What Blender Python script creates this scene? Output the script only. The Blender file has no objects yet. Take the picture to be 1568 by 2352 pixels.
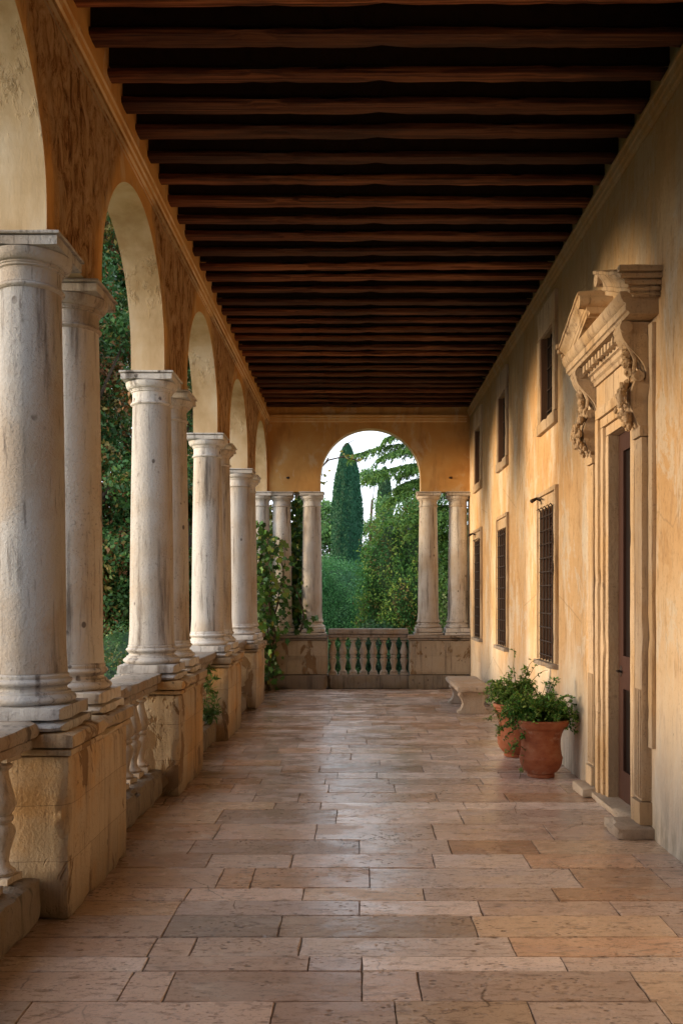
import bpy, math, random
import numpy as np
from mathutils import Vector, noise, Matrix
random.seed(7); rng = np.random.default_rng(7)
S = bpy.context.scene; C = S.collection
pi = math.pi; rad = math.radians

# ------------------------------------------------------------------ camera, light, sky
cd = bpy.data.cameras.new('camera'); cam = bpy.data.objects.new('camera', cd); C.objects.link(cam)
cam.location = (0, 0, 1.6); cam.rotation_euler = (pi/2, 0, 0)
cd.sensor_fit = 'HORIZONTAL'; cd.sensor_width = 36; cd.lens = 36*2100/1568
cd.shift_x = -36/1568; cd.shift_y = 194/1568; cd.clip_start = .05; cd.clip_end = 900
S.camera = cam
SUN_TRAVEL = Vector((.97, .13, -.105)).normalized()
sd = bpy.data.lights.new('sun', 'SUN'); sun = bpy.data.objects.new('sun', sd); C.objects.link(sun)
sd.energy = 2.8; sd.angle = rad(12); sd.color = (1, .75, .47)
sun.rotation_euler = SUN_TRAVEL.to_track_quat('-Z', 'Y').to_euler()
W = bpy.data.worlds.new('World'); S.world = W; W.use_nodes = True
nt = W.node_tree; nt.nodes.clear()
sky = nt.nodes.new('ShaderNodeTexSky'); sky.sky_type = 'NISHITA'; sky.sun_disc = False
to_sun = -SUN_TRAVEL
sky.sun_elevation = math.asin(to_sun.z); sky.sun_rotation = math.atan2(to_sun.x, to_sun.y)
sky.air_density = 1.0; sky.dust_density = 3.0; sky.ozone_density = 1.0
bg = nt.nodes.new('ShaderNodeBackground'); bg.inputs['Strength'].default_value = .115
mixw = nt.nodes.new('ShaderNodeMix'); mixw.data_type = 'RGBA'; mixw.inputs[0].default_value = .7
mixw.inputs[7].default_value = (11.9, 12.9, 14.4, 1)
ow = nt.nodes.new('ShaderNodeOutputWorld')
nt.links.new(sky.outputs[0], mixw.inputs[6]); nt.links.new(mixw.outputs[2], bg.inputs[0]); nt.links.new(bg.outputs[0], ow.inputs[0])
S.view_settings.view_transform = 'Standard'; S.view_settings.look = 'None'
S.view_settings.gamma = 1; S.view_settings.exposure = .72
try:
    S.cycles.max_bounces = 8; S.cycles.diffuse_bounces = 6; S.cycles.use_denoising = True
except Exception: pass

# ------------------------------------------------------------------ mesh builder
class MB:
    def __init__(s): s.v = []; s.f = []
    def add(s, vs, fs):
        b = len(s.v); s.v += [tuple(p) for p in vs]; s.f += [tuple(i+b for i in f) for f in fs]; return s
    def box(s, x0, x1, y0, y1, z0, z1):
        return s.add([(x0,y0,z0),(x1,y0,z0),(x1,y1,z0),(x0,y1,z0),(x0,y0,z1),(x1,y0,z1),(x1,y1,z1),(x0,y1,z1)],
                     [(0,3,2,1),(4,5,6,7),(0,1,5,4),(1,2,6,5),(2,3,7,6),(3,0,4,7)])
    def lathe(s, cx, cy, prof, n=40, z=0):
        vs = []; fs = []; m = len(prof)
        for (r, h) in prof:
            for k in range(n):
                a = 2*pi*k/n; vs.append((cx+r*math.cos(a), cy+r*math.sin(a), z+h))
        for j in range(m-1):
            for k in range(n):
                k2 = (k+1) % n; fs.append((j*n+k, j*n+k2, (j+1)*n+k2, (j+1)*n+k))
        fs.append(tuple(reversed(range(n)))); fs.append(tuple((m-1)*n+k for k in range(n)))
        return s.add(vs, fs)
    def prof_y(s, pts, y0, y1):       # (x,z) outline pushed along y
        n = len(pts)
        vs = [(x, y0, z) for x, z in pts]+[(x, y1, z) for x, z in pts]
        fs = [tuple(range(n)), tuple(reversed(range(n, 2*n)))]+[(i, i+n, (i+1) % n+n, (i+1) % n) for i in range(n)]
        return s.add(vs, fs)
    def prof_x(s, pts, x0, x1):       # (y,z) outline pushed along x
        n = len(pts)
        vs = [(x0, y, z) for y, z in pts]+[(x1, y, z) for y, z in pts]
        fs = [tuple(range(n)), tuple(reversed(range(n, 2*n)))]+[(i, i+n, (i+1) % n+n, (i+1) % n) for i in range(n)]
        return s.add(vs, fs)
    def tube(s, pts, radii, n=6):
        pts = [Vector(p) for p in pts]; m = len(pts); vs = []; fs = []
        if not hasattr(radii, '__len__'): radii = [radii]*m
        for i, p in enumerate(pts):
            t = (pts[min(i+1, m-1)]-pts[max(i-1, 0)])
            if t.length < 1e-9: t = Vector((0,0,1))
            t.normalize(); a = t.cross(Vector((.13,.31,.94)))
            if a.length < .01: a = t.cross(Vector((1,0,0)))
            a.normalize(); b = t.cross(a)
            for k in range(n):
                q = 2*pi*k/n; vs.append(p+a*(radii[i]*math.cos(q))+b*(radii[i]*math.sin(q)))
        for i in range(m-1):
            for k in range(n):
                k2 = (k+1) % n; fs.append((i*n+k, i*n+k2, (i+1)*n+k2, (i+1)*n+k))
        fs.append(tuple(reversed(range(n)))); fs.append(tuple((m-1)*n+k for k in range(n)))
        return s.add(vs, fs)
    def blob(s, c, r, amp=.15, freq=6, n=14, m=10, seed=0):
        vs = []; fs = []
        for j in range(m+1):
            th = pi*j/m
            for k in range(n):
                a = 2*pi*k/n; d = Vector((math.sin(th)*math.cos(a), math.sin(th)*math.sin(a), math.cos(th)))
                q = 1+amp*noise.noise(d*freq*.35+Vector((seed*3.1, c[1]*5, c[2]*7)))*2
                vs.append((c[0]+d.x*r[0]*q, c[1]+d.y*r[1]*q, c[2]+d.z*r[2]*q))
        for j in range(m):
            for k in range(n):
                k2 = (k+1) % n; fs.append((j*n+k, (j+1)*n+k, (j+1)*n+k2, j*n+k2))
        return s.add(vs, fs)
    def rough_box(s, x0, x1, y0, y1, z0, z1, step=.06, amp=.005, edge=.007, freq=7):
        """a worn block: closed, gridded, edges knocked back, faces wavering"""
        nx, ny, nz = [max(2, int(round(abs(d)/step))) for d in (x1-x0, y1-y0, z1-z0)]
        idx = {}; vs = []; fs = []
        def P(i, j, k):
            key = (i, j, k)
            if key in idx: return idx[key]
            p = Vector((x0+(x1-x0)*i/nx, y0+(y1-y0)*j/ny, z0+(z1-z0)*k/nz))
            onx = i in (0, nx); ony = j in (0, ny); onz = k in (0, nz)
            q = p.copy()
            if onx+ony+onz >= 2:
                e = edge*(.6+1.1*abs(noise.noise(p*9)))+edge*2.4*max(0, noise.noise(p*5+Vector((9,2,4)))-.28)*3
                if onx: q.x += e if i == 0 else -e
                if ony: q.y += e if j == 0 else -e
                if onz: q.z += e if k == 0 else -e
            nv = noise.noise_vector(p*freq)*amp+noise.noise_vector(p*freq*3)*amp*.35
            if onx: q.x += nv.x
            if ony: q.y += nv.y
            if onz: q.z += nv.z*.7
            idx[key] = len(vs); vs.append(q); return idx[key]
        for i in range(nx):
            for j in range(ny):
                fs.append((P(i,j,0),P(i,j+1,0),P(i+1,j+1,0),P(i+1,j,0))); fs.append((P(i,j,nz),P(i+1,j,nz),P(i+1,j+1,nz),P(i,j+1,nz)))
            for k in range(nz):
                fs.append((P(i,0,k),P(i+1,0,k),P(i+1,0,k+1),P(i,0,k+1))); fs.append((P(i,ny,k),P(i,ny,k+1),P(i+1,ny,k+1),P(i+1,ny,k)))
        for j in range(ny):
            for k in range(nz):
                fs.append((P(0,j,k),P(0,j,k+1),P(0,j+1,k+1),P(0,j+1,k))); fs.append((P(nx,j,k),P(nx,j+1,k),P(nx,j+1,k+1),P(nx,j,k+1)))
        return s.add(vs, fs)
    def build(s, name, mat, parent=None, smooth=None, bevel=0, shift=None):
        me = bpy.data.meshes.new(name)
        v = s.v
        if shift is not None: v = [(p[0]-shift[0], p[1]-shift[1], p[2]-shift[2]) for p in v]
        me.from_pydata(v, [], s.f); me.validate(); me.materials.append(mat); me.update()
        if smooth is not None:
            me.shade_smooth(); me.set_sharp_from_angle(angle=rad(smooth))
        o = bpy.data.objects.new(name, me); C.objects.link(o)
        if parent: o.parent = parent
        if bevel:
            b = o.modifiers.new('edge', 'BEVEL'); b.width = bevel; b.segments = 2; b.limit_method = 'ANGLE'; b.angle_limit = rad(40)
        return o
def tag(o, label, cat, group=None, kind=None):
    if label: o['label'] = label
    if cat: o['category'] = cat
    if group: o['group'] = group
    if kind: o['kind'] = kind
    elif cat: o['kind'] = 'thing'
    return o
def empty(name, loc, label, cat, group=None):
    o = bpy.data.objects.new(name, None); C.objects.link(o); o.location = loc; o.empty_display_size = .1
    return tag(o, label, cat, group)
def struct(o, label=None):
    o['kind'] = 'structure'
    if label: o['label'] = label
    return o
def copy_tree(o, parent=None):
    c = o.copy(); C.objects.link(c); c.parent = parent
    for ch in list(o.children): copy_tree(ch, c)
    return c

# ------------------------------------------------------------------ materials
class NT:
    def __init__(s, name):
        s.m = bpy.data.materials.new(name); s.m.use_nodes = True; s.t = s.m.node_tree; s.t.nodes.clear()
        s.out = s.t.nodes.new('ShaderNodeOutputMaterial'); s.b = s.t.nodes.new('ShaderNodeBsdfPrincipled')
        s.t.links.new(s.b.outputs[0], s.out.inputs[0]); s.co = s.t.nodes.new('ShaderNodeTexCoord')
        s.geo = s.t.nodes.new('ShaderNodeNewGeometry'); s.pos = s.geo.outputs['Position']
    def L(s, a, b): s.t.links.new(a, b)
    def setin(s, sock, v):
        if isinstance(v, bpy.types.NodeSocket): s.L(v, sock)
        elif v is not None: sock.default_value = v
    def map(s, scale=(1,1,1), rot=(0,0,0), src=None):
        n = s.t.nodes.new('ShaderNodeMapping'); s.L(src or s.pos, n.inputs[0]); n.inputs['Scale'].default_value = scale; n.inputs['Rotation'].default_value = rot
        return n.outputs[0]
    def noise(s, scale=5, detail=6, rough=.6, vec=None, dist=0):
        n = s.t.nodes.new('ShaderNodeTexNoise'); s.L(vec or s.pos, n.inputs['Vector']); n.inputs['Scale'].default_value = scale
        n.inputs['Detail'].default_value = detail; n.inputs['Roughness'].default_value = rough; n.inputs['Distortion'].default_value = dist
        return n.outputs['Fac']
    def voro(s, scale=20, vec=None, feat='F1'):
        n = s.t.nodes.new('ShaderNodeTexVoronoi'); n.feature = feat; s.L(vec or s.pos, n.inputs['Vector']); n.inputs['Scale'].default_value = scale
        return n.outputs['Distance']
    def ramp(s, fac, stops):
        n = s.t.nodes.new('ShaderNodeValToRGB'); s.L(fac, n.inputs[0]); e = n.color_ramp.elements
        while len(e) < len(stops): e.new(.5)
        for el, (p, c) in zip(e, stops):
            el.position = p; el.color = (c, c, c, 1) if not hasattr(c, '__len__') else (*c, 1)
        return n.outputs[0]
    def mix(s, a, b, fac, mode='MIX'):
        n = s.t.nodes.new('ShaderNodeMix'); n.data_type = 'RGBA'; n.blend_type = mode
        s.setin(n.inputs[0], fac)
        for sock, v in ((n.inputs[6], a), (n.inputs[7], b)):
            if hasattr(v, '__len__') and not isinstance(v, bpy.types.NodeSocket) and len(v) == 3: v = (*v, 1)
            s.setin(sock, v)
        return n.outputs[2]
    def math(s, op, a, b=None, c=None, clamp=False):
        n = s.t.nodes.new('ShaderNodeMath'); n.operation = op; n.use_clamp = clamp
        s.setin(n.inputs[0], a); s.setin(n.inputs[1], b)
        if c is not None: s.setin(n.inputs[2], c)
        return n.outputs[0]
    def xyz(s, src=None):
        n = s.t.nodes.new('ShaderNodeSeparateXYZ'); s.L(src or s.pos, n.inputs[0]); return n.outputs
    def comb(s, x, y, z):
        n = s.t.nodes.new('ShaderNodeCombineXYZ'); s.setin(n.inputs[0], x); s.setin(n.inputs[1], y); s.setin(n.inputs[2], z); return n.outputs[0]
    def maprange(s, v, a, b, c=0, d=1, smooth=True):
        n = s.t.nodes.new('ShaderNodeMapRange'); s.L(v, n.inputs[0])
        if smooth: n.interpolation_type = 'SMOOTHSTEP'
        for i, q in zip((1,2,3,4), (a,b,c,d)): n.inputs[i].default_value = q
        return n.outputs[0]
    def attr(s, name):
        n = s.t.nodes.new('ShaderNodeAttribute'); n.attribute_name = name; return n.outputs['Color']
    def bump(s, h, strength=.5, dist=.01, prev=None):
        n = s.t.nodes.new('ShaderNodeBump'); n.inputs['Strength'].default_value = strength; n.inputs['Distance'].default_value = dist
        s.L(h, n.inputs['Height'])
        if prev: s.L(prev, n.inputs['Normal'])
        return n.outputs[0]
    def done(s, col, rough=.85, norm=None, spec=.3):
        s.setin(s.b.inputs['Base Color'], (*col, 1) if hasattr(col, '__len__') and not isinstance(col, bpy.types.NodeSocket) else col)
        s.setin(s.b.inputs['Roughness'], rough); s.b.inputs['Specular IOR Level'].default_value = spec
        if norm: s.L(norm, s.b.inputs['Normal'])
        return s.m

def mat_plaster_wall():
    m = NT('lime plaster house'); x, y, z = m.xyz()
    big = m.noise(.55, 4, .55); st = m.noise(1, 7, .68, m.map((3.0, 3.0, .8)), .3); fine = m.noise(1, 6, .72, m.map((15, 15, 3.2)))
    c = m.ramp(big, [(.3, (.57,.33,.14)), (.5, (.65,.425,.22)), (.7, (.70,.52,.32))])
    c = m.mix(c, (.70,.60,.46), m.maprange(st, .48, .64, 0, .85))
    fl = m.noise(1, 9, .74, m.map((1.5, 1.5, .9)), .8); c = m.mix(c, (.68,.60,.47), m.maprange(fl, .54, .58, 0, .55)); c = m.mix(c, (.50,.27,.10), m.maprange(fl, .47, .40, 0, .4))
    c = m.mix(c, (.34,.18,.075), m.maprange(fine, .50, .70, 0, .6))
    gr = m.noise(38, 6, .75, m.map((1,1,.6))); c = m.mix(c, (.33,.19,.09), m.maprange(gr, .52, .68, 0, .45))
    # pale lime showing through near the foot, with a ragged edge
    base = m.math('ADD', z, m.math('MULTIPLY', m.noise(1, 6, .7, m.map((2.2, 2.2, .8))), 1.9))
    foot = m.maprange(base, 1.1, 2.3, 1, 0)
    c = m.mix(c, (.72,.64,.52), m.math('MULTIPLY', foot, .75))
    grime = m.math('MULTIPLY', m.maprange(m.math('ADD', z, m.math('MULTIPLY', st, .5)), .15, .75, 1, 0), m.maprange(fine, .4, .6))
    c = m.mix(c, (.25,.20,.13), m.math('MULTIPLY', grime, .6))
    # damp streaks under the moulding, plus upper-wall shade painted into the colour
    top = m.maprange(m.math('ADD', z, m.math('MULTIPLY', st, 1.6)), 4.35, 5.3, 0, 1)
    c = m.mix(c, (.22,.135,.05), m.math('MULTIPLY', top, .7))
    pit = m.maprange(m.voro(7, m.map((1,1,.7))), .03, .06, 1, 0); c = m.mix(c, (.2,.13,.07), m.math('MULTIPLY', pit, .5))
    crack = m.maprange(m.voro(.9, m.map((1,1,.5), src=m.comb(x, m.math('ADD', y, m.math('MULTIPLY', fine, .25)), z)), 'DISTANCE_TO_EDGE'), 0, .006, 1, 0)
    c = m.mix(c, (.28,.17,.09), m.math('MULTIPLY', crack, .4))
    n = m.bump(fine, .7, .014, m.bump(fl, .7, .02)); n = m.bump(gr, .5, .007, n)
    return m.done(c, .9, n, .15)
def mat_plaster_arcade(name, ph=1.995, bay=2.8, end=False):
    m = NT(name); x, y, z = m.xyz()
    big = m.noise(1.1, 4, .6); fine = m.noise(1, 6, .7, m.map((14, 14, 2.2))); med = m.noise(1, 5, .6, m.map((5, 5, 1.4)))
    c = m.ramp(big, [(.3, (.48,.225,.065)), (.5, (.60,.33,.11)), (.7, (.66,.43,.19))])
    c = m.mix(c, (.38,.19,.07), m.maprange(med, .50, .66, 0, .5)); c = m.mix(c, (.64,.50,.33), m.maprange(m.noise(1, 7, .7, m.map((2.6,2.6,1.3)), .4), .54, .62, 0, .55))
    n = m.bump(fine, .3, .008)
    if not end:
        # rough, weathered render left in the spandrel between two arches; the arch surrounds were made good
        d = m.math('ABSOLUTE', m.math('SUBTRACT', m.math('MODULO', m.math('ADD', m.math('SUBTRACT', y, ph), 28+bay/2), bay), bay/2))
        w = m.math('ADD', .32, m.math('MULTIPLY', m.math('MAXIMUM', m.math('SUBTRACT', z, 3.75), 0), .75))
        msk = m.maprange(m.math('SUBTRACT', d, m.math('ADD', w, m.math('MULTIPLY', m.math('SUBTRACT', fine, .5), .4))), -.12, .12, 1, 0)
        msk = m.math('MULTIPLY', msk, m.maprange(z, 4.56, 4.62, 1, 0))
        bark = m.noise(1, 9, .8, m.map((8, 8, 5.0)), 1.0)
        rc = m.ramp(bark, [(.36, (.10,.035,.012)), (.44, (.36,.17,.06)), (.50, (.62,.37,.17)), (.62, (.76,.54,.33))])
        c = m.mix(c, rc, msk)
        n = m.bump(m.math('MULTIPLY', bark, msk), 1, .07, n)
    # soffits and jambs take a paler tone than the wall faces
    nx, ny, nz = m.xyz(m.geo.outputs['True Normal'])
    side = m.maprange(m.math('ABSOLUTE', ny if end else nx), .55, .8, 1, 0)
    side = m.maprange(m.math('ABSOLUTE', nx), .6, .7, 1, 0) if not end else m.maprange(m.math('ABSOLUTE', ny), .6, .7, 1, 0)
    pale = m.ramp(m.noise(2.2, 6, .6, m.map((1,1,.45))), [(.32, (.42,.27,.12)), (.5, (.62,.46,.27)), (.66, (.72,.59,.41))])
    c = m.mix(c, pale, side)
    n = m.bump(m.noise(70, 4), .2, .004, n)
    return m.done(c, .9, n, .15)
def mat_stone(name, base, dark, warm, streak=1., joint=False, pit=1.):
    m = NT(name); x, y, z = m.xyz()
    oi = m.t.nodes.new('ShaderNodeObjectInfo')
    off = m.t.nodes.new('ShaderNodeVectorMath'); off.operation = 'ADD'; m.L(m.pos, off.inputs[0])
    m.L(m.comb(0, 0, m.math('MULTIPLY', oi.outputs['Random'], 3.0)), off.inputs[1]); P = off.outputs[0]
    big = m.noise(1.8, 5, .6, P); st = m.noise(1, 7, .65, m.map((11, 11, .9), src=P)); gr = m.noise(55, 5, .7, P)
    c = m.mix(base, warm, m.maprange(big, .42, .66, 0, .8))
    c = m.mix(c, dark, m.maprange(st, .50, .72, 0, min(1, .72*streak)))
    fs = m.noise(1, 5, .7, m.map((34, 34, 3.2), src=P)); c = m.mix(c, dark, m.maprange(fs, .55, .72, 0, .5*streak))
    c = m.mix(c, dark, m.math('MULTIPLY', m.maprange(gr, .53, .68, 0, .6), m.maprange(m.noise(3.5, 3, .6, P), .40, .66, .1, 1)))
    blot = m.maprange(m.voro(13, m.map((1,1,.75), src=P)), .16, .24, 1, 0)
    blot = m.math('MULTIPLY', blot, m.maprange(m.noise(2.4, 3, .6, P), .58, .63))
    c = m.mix(c, (.05,.035,.03), m.math('MULTIPLY', blot, .8*pit))
    c = m.mix(c, (.22,.18,.15), m.math('MULTIPLY', m.math('POWER', oi.outputs['Random'], 2), .45)) if not joint else c
    h = gr
    n = m.bump(h, .9, .009); n = m.bump(m.noise(9, 4, .6, P), .35, .015, n)
    if joint:
        br = m.t.nodes.new('ShaderNodeTexBrick'); br.offset = .42; br.inputs['Scale'].default_value = 1
        br.inputs['Brick Width'].default_value = .62; br.inputs['Row Height'].default_value = .285; br.inputs['Mortar Size'].default_value = .0011; br.inputs['Mortar Smooth'].default_value = .4
        br.inputs['Color1'].default_value = (.9,.9,.9,1); br.inputs['Color2'].default_value = (.55,.55,.55,1); br.inputs['Mortar'].default_value = (0,0,0,1)
        wob = m.math('MULTIPLY', m.math('SUBTRACT', big, .5), .05)
        m.L(m.comb(m.math('ADD', m.math('ADD', x, y), wob), m.math('ADD', m.math('ADD', z, .0), wob), 0), br.inputs['Vector'])
        c = m.mix(c, br.outputs['Color'], .6, 'MULTIPLY')
        c = m.mix(c, (.14,.095,.055), m.math('MULTIPLY', br.outputs['Fac'], .85))
        # broken-out faces and water marks
        pa = m.noise(1.9, 6, .65, m.map((1.4,1.6,.8)), .6); c = m.mix(c, (.20,.115,.05), m.maprange(pa, .555, .575, 0, .85))
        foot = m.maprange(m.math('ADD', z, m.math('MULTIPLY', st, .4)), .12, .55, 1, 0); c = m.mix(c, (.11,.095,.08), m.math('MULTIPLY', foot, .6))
        inv = m.math('SUBTRACT', 1, br.outputs['Fac']); n = m.bump(inv, .5, .01, n); n = m.bump(m.maprange(pa, .55, .58, 1, 0), .8, .012, n)
    return m.done(c, .88, n, .2)
def mat_floor():
    m = NT('worn paving'); x, y, z = m.xyz(); a = m.attr('tint')
    gr = m.noise(1, 7, .7, m.map((9, 26, 9))); big = m.noise(.9, 5, .6); f2 = m.noise(60, 4, .7)
    c = m.mix(a, (.70,.63,.55), m.maprange(m.noise(1, 6, .65, m.map((2.2, 5, 2))), .52, .72, 0, .45))
    c = m.mix(c, (.13,.08,.055), m.maprange(gr, .50, .66, 0, .62)); c = m.mix(c, (.10,.06,.045), m.maprange(f2, .52, .70, 0, .5))
    c = m.mix(c, (.12,.075,.05), m.maprange(big, .52, .70, 0, .35))
    pm = m.maprange(m.noise(2.3, 3), .45, .6)
    pit = m.math('MULTIPLY', m.maprange(m.voro(1, m.map((26, 42, 26))), .14, .30, 1, 0), pm)
    pit2 = m.math('MULTIPLY', m.maprange(m.voro(1, m.map((9, 16, 9))), .07, .17, 1, 0), m.maprange(m.noise(3.1, 2), .46, .56))
    pits = m.math('MAXIMUM', pit, pit2)
    c = m.mix(c, (.05,.03,.022), m.math('MULTIPLY', pits, m.maprange(m.noise(1.3, 3), .35, .65, .15, .9)))
    ck = m.maprange(m.voro(1, m.map((1.3,1.9,1), src=m.comb(m.math('ADD', x, m.math('MULTIPLY', big, .4)), m.math('ADD', y, m.math('MULTIPLY', gr, .12)), z)), 'DISTANCE_TO_EDGE'), 0, .007, 1, 0)
    ck = m.math('MULTIPLY', ck, m.maprange(m.noise(.8, 2), .52, .56)); c = m.mix(c, (.06,.035,.025), m.math('MULTIPLY', ck, .85))
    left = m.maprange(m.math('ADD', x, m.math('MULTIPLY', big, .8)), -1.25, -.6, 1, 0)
    c = m.mix(c, (.14,.075,.04), m.math('MULTIPLY', left, .55))  # shade along the left pedestals, painted into the paving colour
    n = m.bump(gr, .55, .004); n = m.bump(m.math('SUBTRACT', 1, pits), .8, .006, n); n = m.bump(f2, .2, .0015, n)
    n = m.bump(m.noise(1, 4, .5, m.map((3, 7, 3))), .3, .006, n)
    r = m.maprange(m.noise(1, 5, .6, m.map((2.5, 5, 2))), .40, .66, .12, .42)
    return m.done(c, r, n, .8)
def mat_wood():
    m = NT('old beam timber'); oi = m.t.nodes.new('ShaderNodeObjectInfo')
    off = m.t.nodes.new('ShaderNodeVectorMath'); off.operation = 'ADD'; m.L(m.pos, off.inputs[0])
    m.L(m.comb(m.math('MULTIPLY', oi.outputs['Random'], 50.0), 0, 0), off.inputs[1]); P = off.outputs[0]
    g = m.noise(1, 8, .7, m.map((1.1, 42, 42), src=P), .3); b = m.noise(1, 4, .6, m.map((.7, 3, 3), src=P))
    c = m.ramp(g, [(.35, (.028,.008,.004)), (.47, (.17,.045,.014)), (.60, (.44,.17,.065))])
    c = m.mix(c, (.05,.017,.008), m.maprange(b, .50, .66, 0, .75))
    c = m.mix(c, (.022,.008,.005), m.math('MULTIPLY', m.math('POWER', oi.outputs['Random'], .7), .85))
    n = m.bump(g, .9, .012)
    return m.done(c, .7, n, .25)
def mat_simple(name, col, rough=.7, nscale=20, amt=.3, bump=.3, dist=.004, spec=.3, metal=0, stretch=(1,1,1)):
    m = NT(name); f = m.noise(nscale, 5, .65, m.map(stretch)); dk = tuple(q*.45 for q in col)
    c = m.mix(col, dk, m.maprange(f, .45, .75, 0, amt*1.6)); m.b.inputs['Metallic'].default_value = metal
    return m.done(c, rough, m.bump(f, bump, dist), spec)
def mat_terracotta():
    m = NT('terracotta'); f = m.noise(1, 6, .65, m.map((6,6,10))); g = m.noise(45, 4)
    c = m.ramp(f, [(.3, (.22,.060,.027)), (.5, (.34,.105,.045)), (.72, (.42,.18,.095))])
    c = m.mix(c, (.62,.48,.38), m.maprange(m.noise(6, 7, .75), .56, .68, 0, .35)); c = m.mix(c, (.13,.05,.03), m.maprange(g, .55, .75, 0, .4))
    return m.done(c, .75, m.bump(g, .4, .004), .3)
def mat_leaf(name, trans=.3, rough=.5):
    m = NT(name); a = m.attr('tint'); m.done(a, rough, None, .35)
    tr = m.t.nodes.new('ShaderNodeBsdfTranslucent'); m.L(m.mix(a, (1,.95,.3), .35, 'MULTIPLY'), tr.inputs[0])
    mx = m.t.nodes.new('ShaderNodeMixShader'); mx.inputs[0].default_value = trans
    m.L(m.b.outputs[0], mx.inputs[1]); m.L(tr.outputs[0], mx.inputs[2]); m.L(mx.outputs[0], m.out.inputs[0])
    return m.m
M = dict(colw=mat_stone('blotched column stone', (.44,.435,.43), (.07,.06,.055), (.36,.29,.22), 1.5, False, 1.3),casew=mat_simple('casement wood', (.16,.085,.05), .7, 30, .5, stretch=(1,1,.1)), reveal_shade=mat_stone('shade-toned reveal stone', (.33,.24,.16), (.14,.09,.06), (.30,.20,.12), .6, False, .4),
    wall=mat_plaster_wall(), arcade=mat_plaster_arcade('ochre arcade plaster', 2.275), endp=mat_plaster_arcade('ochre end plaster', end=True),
    col=mat_stone('column stone', (.66,.635,.60), (.11,.09,.075), (.55,.45,.34), 1.3),
    ped=mat_stone('pedestal stone', (.54,.43,.30), (.13,.08,.05), (.58,.34,.13), 1.0, True, .5),
    endped=mat_stone('end pedestal stone', (.46,.37,.27), (.12,.09,.07), (.44,.31,.19), .9, True, .6),
    kerb=mat_stone('kerb stone', (.23,.19,.15), (.045,.04,.03), (.20,.15,.09), 1.5, False, .8), balu=mat_stone('baluster stone', (.50,.43,.35), (.12,.09,.07), (.46,.34,.23), 1.0, False, .5),
    rail=mat_stone('rail stone', (.33,.285,.24), (.07,.055,.045), (.30,.20,.12), 1.3, False, .8),
    portal=mat_stone('portal stone', (.52,.39,.26), (.13,.075,.04), (.50,.33,.17), 1.2, False, .5),
    floor=mat_floor(), wood=mat_wood(), plank=mat_simple('ceiling boards', (.022,.010,.006), .9, 14, .5),  # plank's near-black tone carries the painted shade of the ceiling gaps
    mortar=mat_simple('joint earth', (.12,.085,.06), .95, 40), iron=mat_simple('wrought iron', (.045,.030,.024), .6, 40, .5, metal=.3),
    shutter=mat_simple('shutter wood', (.060,.030,.022), .6, 30, .4, stretch=(1,1,.1)), doorw=mat_simple('door paint', (.055,.026,.020), .5, 20, .4, stretch=(3,3,.3)),
    dark=mat_simple('dark opening', (.012,.008,.007), .35, 6, .3, spec=.5), terra=mat_terracotta(), soil=mat_simple('potting soil', (.03,.02,.014), .95, 60, .5, 1, .01),
    bark=mat_simple('bark', (.085,.058,.040), .9, 12, .6, 1, .03, stretch=(3,3,.6)), lawn=mat_simple('lawn grass', (.045,.085,.022), .9, 3, .5, 1, .05),
    gravel=mat_simple('pale gravel', (.62,.60,.56), .9, 30, .3), bench=mat_stone('bench stone', (.52,.44,.36), (.16,.12,.09), (.50,.36,.25), .5, False, .5),
    leaf=mat_leaf('leaf'), needle=mat_leaf('needles', .15, .6), roof=mat_simple('roof tile', (.33,.15,.09), .85, 5),
)

# ------------------------------------------------------------------ floor
rows = [(.0,.33),(.33,.62),(.62,.98),(.98,1.22),(1.22,1.6),(1.6,1.84),(1.84,2.2),(2.2,2.5),(2.5,2.77),(2.77,3.05),(3.05,3.30),(3.30,3.61)]
joints = {11: [-1.28,-.325,.147,.67,1.18]}
spec = [(3.61,3.90,[-.95,-.77,.02,.255,1.16]),(3.90,4.06,[-.92,-.21,.02,.9]),(4.06,4.29,[-.935,-.746,-.26,.707,1.6]),(4.29,4.58,[-.918,-.373,.57,1.51]),
        (4.58,4.80,[-.92,.013,.632,1.32]),(4.80,5.01,[-.91,-.29,.357,1.06]),(5.01,5.38,[-.78,-.594,.07,1.24,1.72]),(5.38,5.67,[-.894,-.394,.46,1.025,1.7]),
        (5.67,6.0,[-1.055,.014,.59,1.138]),(6.0,6.42,[-.95,-.28,.52,1.3]),(6.42,6.86,[-1.0,-.15,.75])]
for a, b, j in spec: rows.append((a, b)); joints[len(rows)-1] = j
y = 6.86
r_ = random.Random(3)
while y < 15.72:
    d = r_.choice([.2,.24,.28,.3,.34,.38]); rows.append((y, min(y+d, 15.74))); y += d
rows = [(-2.6, -2.2), (-2.2,-1.8),(-1.8,-1.45),(-1.45,-1.1),(-1.1,-.8),(-.8,-.4),(-.4,0)]+rows; joints = {k+7: v for k, v in joints.items()}
fv, ff, ft = [], [], []
cols = [((.49,.365,.27),8), ((.54,.42,.32),7), ((.42,.30,.215),4), ((.48,.31,.19),3), ((.50,.36,.23),3), ((.42,.34,.28),1), ((.58,.48,.385),4)]
bag = [c for c, n in cols for _ in range(n)]
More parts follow.
